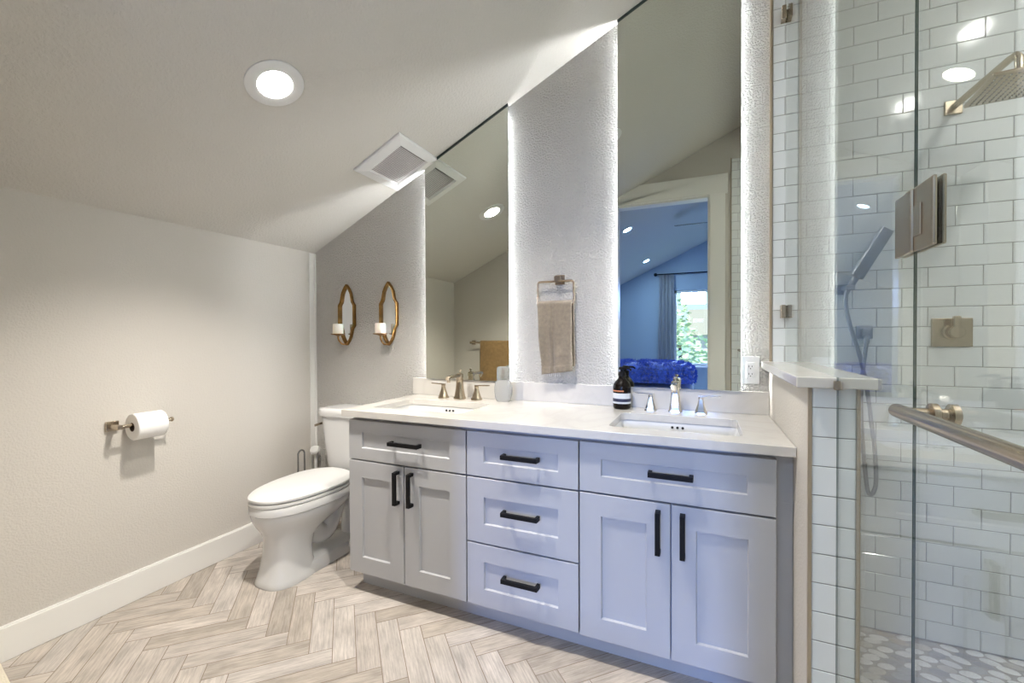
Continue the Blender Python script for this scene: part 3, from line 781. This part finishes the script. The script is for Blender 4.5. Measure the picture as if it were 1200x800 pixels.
# ------------------------------------------------------------------ towel ring and towel
tr = thing('towel_ring', 'square nickel towel ring on the wall between the mirrors', 'towel ring', (-0.70, 0, 1.54))
bm = BM(); box(bm, -0.722, -0.670, -0.010, 0, 1.527, 1.578, 0.003); finish('wall_plate', bm, M['bronze'], tr)
bm = BM(); box(bm, -0.712, -0.680, -0.058, -0.009, 1.534, 1.568, 0.003); finish('post', bm, M['bronze'], tr)
RX0, RX1, RZ0, RZ1, RY = -0.806, -0.610, 1.415, 1.541, -0.046
def ring_path(r=0.014):
    out = []
    for cx, cz, a0 in ((RX1-r, RZ1-r, 0), (RX0+r, RZ1-r, PI/2), (RX0+r, RZ0+r, PI), (RX1-r, RZ0+r, 1.5*PI)):
        out += [(cx+r*math.cos(a0+PI/2*k/5), RY, cz+r*math.sin(a0+PI/2*k/5)) for k in range(6)]
    return out
bm = BM(); P = ring_path(); n = 10; rings = []
for i, p in enumerate(P):
    p = Vector(p); d = (Vector(P[(i+1) % len(P)]) - Vector(P[i-1])).normalized(); w = Vector((0, 1, 0)); u = d.cross(w)
    rings.append([p + (u*math.cos(2*PI*k/n) + w*math.sin(2*PI*k/n))*0.0058 for k in range(n)])
loft(bm, rings, close=True); finish('ring', bm, M['bronze'], tr, smooth=40)
def hanging(x0t, x1t, x0b, x1b, zt, zb_front, zb_back, yc, folds, amp, nz=26, nx=28, rr=0.012, th=0.006, skew=0.0, seed=0, fold=0.0):
    """cloth folded over a bar at yc: front layer, roll over the bar, back layer"""
    rnd = random.Random(seed); ph = [rnd.uniform(0, 6.28) for _ in range(4)]
    bm = BM(); rows = []
    path = [(-1, t) for t in [i/nz for i in range(nz+1)][::-1]] + [(0, a) for a in [PI*k/6 for k in range(1, 6)]] + [(1, t) for t in [i/nz for i in range(nz+1)]]
    for side, t in path:
        row = []
        for i in range(nx+1):
            s = i/nx
            tt = t if side else 0.0
            fx0, fx1 = x0t+(x0b-x0t)*tt**0.8, x1t+(x1b-x1t)*tt**0.8
            x = fx0+(fx1-fx0)*s
            a = amp*(0.35+0.65*min(1, tt*2))
            w = a*(math.sin(folds*2*PI*s+ph[0]+0.6*tt) + 0.5*math.sin(folds*3.7*s*PI+ph[1]) + 0.3*math.sin(9*tt+5*s+ph[2]))
            if fold and side == -1: w -= fold*(1/(1+math.exp((s-0.36+0.05*tt)*110)))*(0.5+0.5*min(1, tt*3)) - 0.009*sum(math.exp(-((tt-q)/0.012)**2) for q in (0.80, 0.845, 0.89))
            if side == -1: y, z = yc-rr-0.3*amp+w*0.8-0.004*tt, zt-tt*(zt-zb_front)+skew*tt*s
            elif side == 1: y, z = yc+rr*0.8+w*0.25, zt-tt*(zt-zb_back)+skew*tt*s
            else: y, z = yc-rr*math.cos(t), zt+rr*math.sin(t)*0.8
            if y > -0.004 and yc > -0.3: y = -0.004
            row.append(bm.verts.new((x, y, z)))
        rows.append(row)
    for a, b in zip(rows[:-1], rows[1:]):
        for i in range(nx):
            f = bm.faces.new([a[i], a[i+1], b[i+1], b[i]]); f.smooth = True
    bmesh.ops.recalc_face_normals(bm, faces=bm.faces)
    bmesh.ops.solidify(bm, geom=bm.faces[:], thickness=th)
    return bm
tw = thing('hand_towel', 'taupe hand towel hanging folded through the square ring', 'towel', (-0.70, RY, 1.42))
bm = hanging(-0.797, -0.612, -0.765, -0.607, 1.424, 1.052, 1.075, RY, 1.0, 0.019, skew=0.022, rr=0.021, th=0.008, seed=2, fold=0.032, nz=44, nx=40)
finish('cloth', bm, M['towel'], tw, smooth=0)
bm = BM()
for k in range(9):
    x = -0.748+k*0.0085; z = 1.054+0.003*math.sin(k*2.1)
    tube(bm, [(x, -0.066, z+0.008), (x+0.002*math.sin(k*1.7), -0.067, z-0.012-0.004*math.sin(k*3))], 0.0011, 6)
finish('fringe', bm, M['paper'], tw)

# ------------------------------------------------------------------ bottles
br = thing('pump_bottle', 'dark amber pump bottle with pale label on the counter by the mirror', 'soap bottle', (-0.358, -0.082, CZ))
bx, by = -0.358, -0.082
bm = BM(); lathe(bm, (bx, by, CZ), [(0.036, 0), (0.041, 0.004), (0.0425, 0.012), (0.0425, 0.105), (0.040, 0.118), (0.032, 0.132), (0.022, 0.142), (0.0175, 0.148), (0.0165, 0.162)], 36)
finish('body', bm, M['amber'], br, smooth=50)
def band(z0, z1, m, nm, r=0.0429, a0=0, a1=2*PI):
    bm = BM(); n = 36; full = a1-a0 > 6.2
    vs = [[bm.verts.new((bx+rr*math.cos(a0+(a1-a0)*k/n), by+rr*math.sin(a0+(a1-a0)*k/n), CZ+z)) for k in range(n+(0 if full else 1))] for rr, z in ((r, z0), (r, z1))]
    for k in range(n):
        j = (k+1) % len(vs[0]); f = bm.faces.new([vs[0][k], vs[0][j], vs[1][j], vs[1][k]]); f.smooth = True
    return finish(nm, bm, m, br)
band(0.028, 0.078, M['label'], 'label')
band(0.037, 0.052, M['labeldark'], 'label_band', 0.0431)
band(0.086, 0.092, M['labelorange'], 'print_line', 0.0430, PI*1.02, PI*1.62)
bm = BM(); lathe(bm, (bx, by, CZ+0.160), [(0.0185, 0), (0.0185, 0.018), (0.012, 0.020), (0.007, 0.022), (0.007, 0.030), (0.0155, 0.031), (0.0155, 0.040), (0.012, 0.043)], 24)
tube(bm, smooth_path([(bx+0.010, by-0.002, CZ+0.196), (bx+0.036, by-0.010, CZ+0.196), (bx+0.046, by-0.013, CZ+0.188)], 5), 0.0045, 10)
finish('pump', bm, M['black'], br, smooth=40)
cb = thing('clear_bottle', 'clear ribbed plastic bottle beside the nickel faucet', 'bottle', (-0.993, -0.086, CZ))
bx2, by2 = -0.993, -0.088
bm = BM(); R = []; n = 48
for r, z in ((0.034, 0.0), (0.040, 0.003), (0.047, 0.02), (0.0515, 0.05), (0.0515, 0.075), (0.047, 0.10), (0.040, 0.113), (0.036, 0.117)):
    R.append([(bx2+(r*(1+0.025*math.cos(16*2*PI*k/n)))*math.cos(2*PI*k/n), by2+0.62*r*math.sin(2*PI*k/n), CZ+z) for k in range(n)])
loft(bm, R); finish('body', bm, M['clear'], cb, smooth=0)
bm = BM(); lathe(bm, (bx2, by2, CZ+0.1175), [(0.034, 0), (0.0375, 0.003), (0.0375, 0.058), (0.034, 0.069), (0.024, 0.073)], 28, sy=0.7); finish('cap', bm, M['clear'], cb, smooth=40)

# ------------------------------------------------------------------ outlet
ou = thing('wall_outlet', 'white double wall outlet beside the half wall above the counter', 'outlet', (0.200, 0, 1.095))
bm = BM(); box(bm, 0.164, 0.237, -0.006, 0, 1.032, 1.157, 0.0025); finish('cover_plate', bm, M['white'], ou)
bm = BM(); box(bm, 0.183, 0.218, -0.009, -0.005, 1.060, 1.130, 0.002)
rec = finish('receptacle', bm, M['white'], ou)
for zc in (1.112, 1.078):
    for dx, h in ((-0.006, 0.0045), (0.006, 0.0035)):
        bm = BM(); box(bm, 0.2005+dx-0.0012, 0.2005+dx+0.0012, -0.0095, -0.0085, zc-h, zc+h); finish('slot', bm, M['dark'], ou, rec)
    bm = BM(); lathe(bm, (0.2005, -0.0085, zc-0.010), [(0.0025, 0), (0.0025, 0.001)], 10, axis=(0, -1, 0)); finish('slot', bm, M['dark'], ou, rec)

# ------------------------------------------------------------------ ceiling lights and vent
def downlight(c, n_, lab, lens, grp, r=0.088, tilt=None):
    c = Vector(c); n_ = Vector(n_).normalized()
    t = thing('recessed_light', lab, 'ceiling light', c, grp)
    bm = BM(); _, u, w = frame_from(n_)
    def rg(rad, h): return [c + n_*h + (u*math.cos(2*PI*k/40) + w*math.sin(2*PI*k/40))*rad for k in range(40)]
    loft(bm, [rg(r, 0.0), rg(r, 0.004), rg(r*0.97, 0.0065), rg(r*0.66, 0.0085), rg(r*0.60, 0.0065), rg(r*0.585, 0.0), rg(r*0.585, -0.0)], False, False)
    finish('trim_ring', bm, M['white'], t, smooth=40)
    nl = (n_ + (tilt or Vector((0, 0, 0)))).normalized(); _, u2, w2 = frame_from(nl)
    cl = c + n_*0.0035
    bm = BM()
    def rl(rad, h): return [cl + nl*h + (u2*math.cos(2*PI*k/40) + w2*math.sin(2*PI*k/40))*rad for k in range(40)]
    loft(bm, [rl(r*0.575, 0.0), rl(r*0.56, 0.002), rl(r*0.3, 0.0035)], True, True)
    finish('lens', bm, lens, t, smooth=40)
    return t
def beam(root, c, aim, power, col, ang, rad=0.028):
    l = bpy.data.lights.new('lamp_beam', 'SPOT'); l.energy = power; l.color = col; l.spot_size = ang; l.spot_blend = 0.75; l.shadow_soft_size = rad
    o = bpy.data.objects.new('lamp_beam', l); COL.objects.link(o); o.parent = root
    o.location = Vector(aim)*0.075; o.rotation_euler = Vector(aim).to_track_quat('-Z', 'Y').to_euler()
G1 = 'recessed lights on the sloping bathroom ceiling'
d1 = downlight((-1.571, -1.010, roof(-1.571)), EN, 'round recessed light glowing on the slope above the toilet side', M['lens'], G1, 0.110)
d2 = downlight((-0.640, -1.060, roof(-0.640)), EN, 'round recessed light high on the slope above the shower side, seen in the glass', M['lens'], G1, 0.110)
for d_ in (d1, d2): beam(d_, None, (0, 0, -1), BEAM_POWER, (1.0, 0.94, 0.86), 1.95)
G2 = 'recessed lights in the bedroom ceiling'
downlight((-0.868, -3.447, roof(-0.868)), EN, 'bedroom recessed light nearer the doorway', M['lens_bed'], G2, 0.08)
downlight((-0.905, -5.80, roof(-0.905)), EN, 'bedroom recessed light nearer the window', M['lens_bed'], G2, 0.08)
G3 = 'recessed lights in the shower ceiling'
downlight((1.39, -1.05, SCZ), (0, 0, -1), 'shower recessed light nearer the shower controls', M['lens_shower'], G3, 0.075)
downlight((1.38, -1.90, SCZ), (0, 0, -1), 'shower recessed light farther from the shower controls', M['lens_shower'], G3, 0.075)
def vent():
    cx = -1.6075; c = Vector((cx, -0.196, roof(cx)))
    t = thing('ceiling_vent', 'white square exhaust vent cover on the slope above the toilet', 'vent', c)
    h1, h2 = 0.171, 0.186
    def q(a, b, h): return c + E1*a + E2*b + EN*h
    bm = BM()
    def rect(a, b, h): return [q(-a, -b, h), q(a, -b, h), q(a, b, h), q(-a, b, h)]
    loft(bm, [rect(h1, h2, 0.0), rect(h1, h2, 0.010), rect(h1-0.006, h2-0.006, 0.016), rect(h1-0.05, h2-0.062, 0.022), rect(h1-0.055, h2-0.067, 0.012), rect(h1-0.055, h2-0.067, 0.0)], False, False)
    for f in bm.faces: f.smooth = False
    fr = finish('frame', bm, M['white'], t)
    bm = BM(); obox(bm, q(0, 0, 0.004), E1, E2, EN, h1-0.055, h2-0.067, 0.003); finish('backing', bm, M['grout'], t)
    bm = BM(); k = 0; a = -(h1-0.06)
    while a < h1-0.06:
        obox(bm, q(a, 0, 0.012), (E1*0.9+EN*0.45), E2, (EN*0.9-E1*0.45), 0.0034, h2-0.068, 0.0012); a += 0.0098
    finish('grille', bm, M['grille'], t)
vent()

# ================================================================== SHOWER GLASS AND FITTINGS
GT = 2.905; SEAM = -1.270
def pane(name, poly, root, dark=()):
    bm = BM(); fs = prism(bm, poly, 0, XG-0.0025, XG+0.0025)
    for k in dark: fs[2+k].material_index = 1
    return finish(name, bm, [M['glass'], M['glass_edge']], root)
fp = thing('shower_screen', 'fixed clear glass shower panel standing on the half wall cap', 'glass panel', (XG, -0.6, 0.10))
pane('glass_pane', [(-0.010, 1.1365), (-0.806, 1.1365), (-0.806, 0.102), (SEAM+0.001, 0.102), (SEAM+0.001, GT), (-0.010, GT)], fp, (1, 3))
for z0 in (2.640, 1.355):
    bm = BM(); box(bm, XG-0.022, XG-0.0055, -0.046, -0.007, z0-0.028, z0+0.028, 0.002); box(bm, XG+0.0055, XG+0.022, -0.046, -0.007, z0-0.028, z0+0.028, 0.002)
    box(bm, XG-0.022, XG+0.022, -0.0095, -0.0065, z0-0.028, z0+0.028)
    finish('clip', bm, M['nickel'], fp)
bm = BM(); box(bm, XG-0.010, XG+0.010, -0.818, -0.8045, 1.103, 1.127, 0.002); finish('clip', bm, M['nickel'], fp)
sd = thing('shower_door', 'clear glass shower door with nickel hinge and long bar handle', 'shower door', (XG, -1.65, 0.11))
pane('glass_pane', [(SEAM-0.001, 0.112), (-2.05, 0.112), (-2.05, GT), (SEAM-0.001, GT)], sd)
def hinge(zc):
    bm = BM()
    h = 0.054
    for s in (-1, 1):
        xa, xb = sorted((XG+s*0.0028, XG+s*0.0085))
        box(bm, xa, xb, SEAM+0.014, SEAM+0.064, zc-h, zc+h, 0.002)
        box(bm, xa, xb, SEAM-0.082, SEAM-0.014, zc-h, zc+h, 0.002)
        box(bm, xa if s > 0 else xa-0.003, xb+0.003 if s > 0 else xb, SEAM-0.013, SEAM+0.013, zc-h, zc+h, 0.003)
    hg = finish('hinge', bm, M['nickel'], sd)
    bm = BM(); box(bm, XG-0.0105, XG-0.0080, SEAM-0.044, SEAM-0.018, zc-0.030, zc+0.022, 0.001)
    finish('pivot_block', bm, M['nickel'], sd, hg)
hinge(1.445); hinge(0.36)
bm = BM()
HX, HZ = 0.285, 1.130
tube(bm, [(HX, -1.346, HZ), (HX, -1.352, HZ), (HX, -1.95, HZ), (HX, -1.956, HZ)], [0.0085, 0.0110, 0.0110, 0.0085], 20)
hb = finish('handle', bm, M['nickel'], sd, smooth=40)
for yy in (-1.366, -1.92):
    bm = BM(); tube(bm, [(HX+0.002, yy, HZ-0.001), (XG+0.016, yy, HZ-0.001)], 0.0085, 16)
    for x in (XG-0.0115, XG+0.0115): lathe(bm, (x, yy, HZ-0.001), [(0.013, -0.006), (0.0165, -0.004), (0.0165, 0.004), (0.013, 0.006)], 24, axis=(1, 0, 0))
    finish('post', bm, M['nickel'], sd, hb, smooth=40)

# rain head
rh = thing('rain_shower_head', 'square nickel rain shower head on an arm from the tiled wall', 'shower head', (0.885, -0.006, 2.125))
bm = BM(); box(bm, 0.858, 0.912, -0.016, -0.006, 2.098, 2.152, 0.003); finish('wall_plate', bm, M['nickel'], rh)
bm = BM(); tube(bm, [(0.885, -0.012, 2.126), (0.903, -0.15, 2.138), (0.920, -0.275, 2.149), (0.923, -0.297, 2.147), (0.926, -0.306, 2.135), (0.927, -0.307, 2.06)], 0.0115, 14); finish('arm', bm, M['nickel'], rh, smooth=40)
HC, HA, HB = Vector((0.940, -0.305, 2.052)), Vector((0.995, -0.096, 0.0)), Vector((0.096, 0.995, 0.0))
bm = BM(); obox(bm, HC, HA, HB, (0, 0, 1), 0.109, 0.109, 0.006, 0.003)
lathe(bm, (0.927, -0.307, 2.056), [(0.030, 0), (0.030, 0.006), (0.016, 0.016), (0.014, 0.030)], 20)
finish('plate', bm, M['nickel'], rh, smooth=30)
bm = BM()
for i in range(13):
    for j in range(13):
        lathe(bm, HC + HA*(-0.096+i*0.016) + HB*(-0.096+j*0.016) + Vector((0, 0, -0.006)), [(0.0026, 0.002), (0.0022, -0.002)], 6)
finish('nozzles', bm, M['steel'], rh)
# hand shower on its bracket, with hose
hs = thing('hand_shower', 'flat grey hand shower wand on its wall bracket behind the glass', 'hand shower', (0.555, -0.006, 1.44))
bm = BM(); box(bm, 0.515, 0.560, -0.018, -0.006, 1.420, 1.462, 0.003); box(bm, 0.530, 0.562, -0.090, -0.016, 1.433, 1.452, 0.003); finish('bracket', bm, M['satin'], hs)
wd = Vector((0.098, 0.0, 0.182)).normalized(); w0 = Vector((0.536, -0.075, 1.425))
bm = BM(); tube(bm, [w0, w0+wd*0.03, w0+wd*0.075], [0.010, 0.012, 0.013], 16)
obox(bm, w0+wd*0.172, wd, (0.35, -0.9, -0.19), wd.cross(Vector((0.35, -0.9, -0.19))), 0.104, 0.010, 0.024, 0.004)
finish('wand', bm, M['satin'], hs, smooth=40)
bm = BM(); box(bm, 0.585, 0.640, -0.016, -0.006, 1.236, 1.290, 0.003); box(bm, 0.598, 0.628, -0.045, -0.014, 1.246, 1.278, 0.004); tube(bm, [(0.613, -0.036, 1.25), (0.613, -0.036, 1.215)], 0.010, 14); finish('wall_elbow', bm, M['satin'], hs, smooth=40)
hp = smooth_path([(0.536, -0.075, 1.43), (0.535, -0.075, 1.37), (0.552, -0.072, 1.28), (0.582, -0.068, 1.17), (0.606, -0.062, 1.05), (0.625, -0.055, 0.90), (0.640, -0.05, 0.75), (0.643, -0.045, 0.65), (0.632, -0.04, 0.605), (0.618, -0.04, 0.62), (0.608, -0.04, 0.72), (0.598, -0.04, 0.87), (0.595, -0.038, 1.0), (0.603, -0.036, 1.12), (0.613, -0.036, 1.22)], 8)
bm = BM(); tube(bm, hp, 0.0075, 10); finish('hose', bm, M['satin'], hs, smooth=40)
# valve
sv = thing('shower_valve', 'square nickel shower valve with lever handle on the tiled wall', 'shower valve', (0.885, -0.006, 1.26))
bm = BM(); box(bm, 0.824, 0.946, -0.014, -0.006, 1.205, 1.315, 0.002); finish('wall_plate', bm, M['nickel'], sv)
bm = BM(); lathe(bm, (0.885, -0.013, 1.262), [(0.030, 0), (0.030, 0.006), (0.024, 0.008), (0.024, 0.040), (0.022, 0.043)], 30, axis=(0, -1, 0)); k_ = finish('knob', bm, M['nickel'], sv, smooth=40)
bm = BM(); box(bm, 0.874, 0.896, -0.055, -0.040, 1.262, 1.322, 0.003); finish('lever', bm, M['nickel'], sv, k_)

# ================================================================== OPPOSITE WALL: towel bar, towel, mat
tb = thing('towel_bar', 'dark nickel towel bar on the wall opposite the vanity', 'towel bar', (-1.95, YF, 1.19))
for x in (-2.24, -1.60):
    bm = BM(); box(bm, x-0.022, x+0.022, YF, YF+0.010, 1.168, 1.212, 0.003); box(bm, x-0.012, x+0.012, YF+0.008, YF+0.075, 1.178, 1.202, 0.003); finish('post', bm, M['bronze'], tb)
bm = BM(); tube(bm, [(-2.25, YF+0.062, 1.19), (-1.59, YF+0.062, 1.19)], 0.009, 14); finish('bar', bm, M['nickel'], tb, smooth=40)
bt = hanging(-2.125, -1.70, -2.135, -1.69, 1.195, 0.62, 0.66, YF+0.062, 2.6, 0.010, nx=40, rr=0.021, th=0.008, seed=5)
solo('bath_towel', bt, M['towel2'], (-1.91, YF+0.062, 1.19), 'brown bath towel folded over the bar opposite the vanity', 'towel', smooth=0)
bm = BM(); n0 = [(-2.468, -1.514), (-1.93, -1.600), (-1.88, -1.895), (-2.468, -1.895)]
prism(bm, n0, 2, 0.001, 0.022, bev=0.006)
solo('bath_mat', bm, M['mat'], (-2.2, -1.7, 0.001), 'cream bath mat on the floor beside the white baseboard', 'bath mat')

# ================================================================== BEDROOM (seen in the mirror)
bd = thing('bed', 'bed with pale bedding under the blue throw, seen in the mirror', 'bed', (-0.9, -4.2, 0))
bm = BM(); box(bm, -1.90, -0.14, -5.4, -3.62, 0.14, 0.34, 0.01); finish('base', bm, M['curtain'], bd)
for x in (-1.84, -0.20):
    for y in (-5.34, -3.68):
        bm = BM(); box(bm, x-0.03, x+0.03, y-0.03, y+0.03, 0, 0.14, 0.005); finish('leg', bm, M['bark'], bd)
bm = BM(); box(bm, -1.92, -0.12, -5.42, -3.60, 0.34, 0.60, 0.05, seg=3); finish('mattress', bm, M['bedding'], bd, smooth=30)
def fur_throw():
    bm = BM(); rnd = random.Random(4)
    R = []; n = 56
    prof = [(0.655, 0.010), (0.69, 0.020), (0.75, 0.022), (0.80, 0.012), (0.86, -0.03), (0.885, -0.09), (0.90, -0.2), (0.91, -0.45)]
    for z, gr in prof:
        R.append([(x + rnd.uniform(-.006, .006), y, z + rnd.uniform(-.006, .006)) for x, y, zz in sring(-0.84, -4.02, 0.735+gr, 0.42+gr, z, n, 7.0)])
    loft(bm, R, True, True)
    bmesh.ops.recalc_face_normals(bm, faces=bm.faces)
    src = [(f.calc_center_median(), f.normal.copy(), f.calc_area(), [v.co.copy() for v in f.verts]) for f in bm.faces]
    for c, nn, ar, vs in src:
        for k in range(max(1, int(ar*2600))):
            w = [rnd.random() for _ in vs]; s = sum(w); p = sum((v*(q/s) for v, q in zip(vs, w)), Vector())
            d = (nn + Vector((rnd.uniform(-.7, .7), rnd.uniform(-.7, .7), rnd.uniform(-.9, .3)))).normalized()
            _, u, w2 = frame_from(d); r = 0.006; L = rnd.uniform(.025, .045)
            base = [bm.verts.new(p + u*r), bm.verts.new(p - u*r*0.5 + w2*r), bm.verts.new(p - u*r*0.5 - w2*r)]
            tip = bm.verts.new(p + d*L)
            for i in range(3): bm.faces.new([base[i], base[(i+1) % 3], tip])
    return bm
solo('fur_throw', fur_throw(), M['throw'], (-0.84, -4.02, 0.66), 'shaggy royal blue throw over the bed, seen in the mirror', 'blanket')
# curtain and rod
cr = thing('curtain_rod', 'thin dark curtain rod above the bedroom window', 'curtain rod', (-0.1, YB+0.07, 2.45))
bm = BM(); tube(bm, [(-0.80, YB+0.075, 2.45), (1.05, YB+0.075, 2.45)], 0.011, 12); finish('rod', bm, M['black'], cr, smooth=40)
for x, s in ((-0.80, -1), (1.05, 1)):
    bm = BM(); lathe(bm, (x, YB+0.075, 2.45), [(0.011, 0), (0.026, 0.012), (0.034, 0.035), (0.026, 0.058), (0.006, 0.068)], 18, axis=(s, 0, 0)); finish('finial', bm, M['black'], cr, smooth=40)
    bm = BM(); tube(bm, [(x-s*0.06, YB, 2.45), (x-s*0.06, YB+0.075, 2.45)], 0.009, 10); finish('bracket', bm, M['black'], cr, smooth=40)
def drape(x0, x1, lab):
    bm = BM(); nx, nz = 60, 14; rows = []
    for j in range(nz+1):
        t = j/nz; z = 2.436-t*2.40; sp = 1.0+0.35*t**1.2
        rows.append([bm.verts.new((x0+(x1-x0)*(0.5+(i/nx-0.5)*sp*0.78), YB+0.075+0.036*math.sin(4*2*PI*i/nx+0.4*math.sin(3*t))*(0.75+0.25*t), z)) for i in range(nx+1)])
    for a, b in zip(rows[:-1], rows[1:]):
        for i in range(nx): bm.faces.new([a[i], a[i+1], b[i+1], b[i]]).smooth = True
    bmesh.ops.solidify(bm, geom=bm.faces[:], thickness=0.004)
    solo('curtain', bm, M['curtain'], ((x0+x1)/2, YB+0.075, 1.2), lab, 'curtain', smooth=0)
drape(-0.80, -0.46, 'grey gathered curtain beside the bedroom window')
# ceiling fan
cf = thing('ceiling_fan', 'slim ceiling fan in the bedroom, one blade seen in the mirror', 'ceiling fan', (0.62, -4.05, roof(0.62)))
bm = BM(); lathe(bm, (0.62, -4.05, 2.70), [(0.05, 0), (0.095, 0.02), (0.10, 0.08), (0.06, 0.12), (0.02, 0.13)], 28); finish('motor', bm, M['steel'], cf, smooth=40)
bm = BM(); tube(bm, [(0.62, -4.05, 2.81), (0.62, -4.05, roof(0.62))], 0.013, 12); lathe(bm, (0.62, -4.05, roof(0.62)-0.10), [(0.03, 0), (0.07, 0.04), (0.075, 0.14)], 24); finish('downrod', bm, M['steel'], cf, smooth=40)
for k in range(3):
    a = PI + k*2*PI/3 + 0.03; d = Vector((math.cos(a), math.sin(a), 0)); s = Vector((-d.y, d.x, 0))
    bm = BM(); obox(bm, Vector((0.62, -4.05, 2.735))+d*0.52, d, (s+Vector((0, 0, 0.18))), Vector((0, 0, 1))-s*0.18, 0.44, 0.065, 0.004, 0.002)
    finish('blade', bm, M['steel'], cf)

# ------------------------------------------------------------------ outside the window
bm = BM(); box(bm, -14, 14, -30, YB-0.3, -3.2, -3.0)
struct('ground', bm, M['lawn'], 'sunlit lawn outside the bedroom window', 'ground')
def tree(cx, cy, z0, h, r, n, lab, seed):
    rnd = random.Random(seed)
    t = thing('tree', lab, 'tree', (cx, cy, z0), 'trees outside the bedroom window')
    bm = BM(); tube(bm, [(cx, cy, z0), (cx+0.05, cy, z0+h*0.4), (cx-0.05, cy+0.1, z0+h*0.8)], [0.14, 0.10, 0.04], 10)
    for k in range(6):
        a = rnd.uniform(0, 6.28); zz = z0+h*rnd.uniform(.35, .7)
        tube(bm, [(cx, cy, zz), (cx+0.6*r*math.cos(a), cy+0.6*r*math.sin(a), zz+0.35*r)], [0.04, 0.012], 7)
    finish('trunk', bm, M['bark'], t, smooth=40)
    bm = BM()
    for k in range(n):
        v = Vector((rnd.gauss(0, 1), rnd.gauss(0, 1), rnd.gauss(0, 1))).normalized()*r*rnd.random()**0.4
        p = Vector((cx, cy, z0+h*0.72)) + Vector((v.x, v.y, v.z*1.15))
        d = Vector((rnd.uniform(-1, 1), rnd.uniform(-1, 1), rnd.uniform(-1, 1))).normalized(); _, u, w = frame_from(d); s = rnd.uniform(.07, .13)
        q = [bm.verts.new(p+u*s), bm.verts.new(p+w*s*0.5), bm.verts.new(p-u*s), bm.verts.new(p-w*s*0.5)]
        bm.faces.new(q)
    finish('foliage', bm, M['leaf'], t)
tree(-0.50, -10.5, -3.0, 5.0, 0.85, 800, 'leafy green tree just outside the bedroom window', 1)
tree(-1.6, -13.5, -3.0, 6.4, 1.3, 900, 'taller green tree farther outside the bedroom window', 2)
hs_ = thing('neighbour_house', 'pale house beyond the tree outside the window', 'house', (2.6, -19, -3.0))
bm = BM(); box(bm, -0.35, 6.0, -22, -18, -3.0, 1.3); finish('wall', bm, M['siding'], hs_)
bm = BM(); prism(bm, [(-22.3, 1.3), (-17.7, 1.3), (-20, 2.5)], 0, -0.6, 6.3); finish('roof', bm, M['grout'], hs_)
bm = BM(); box(bm, 1.0, 2.0, -17.99, -17.96, -0.6, 0.6); finish('window', bm, M['dark'], hs_)
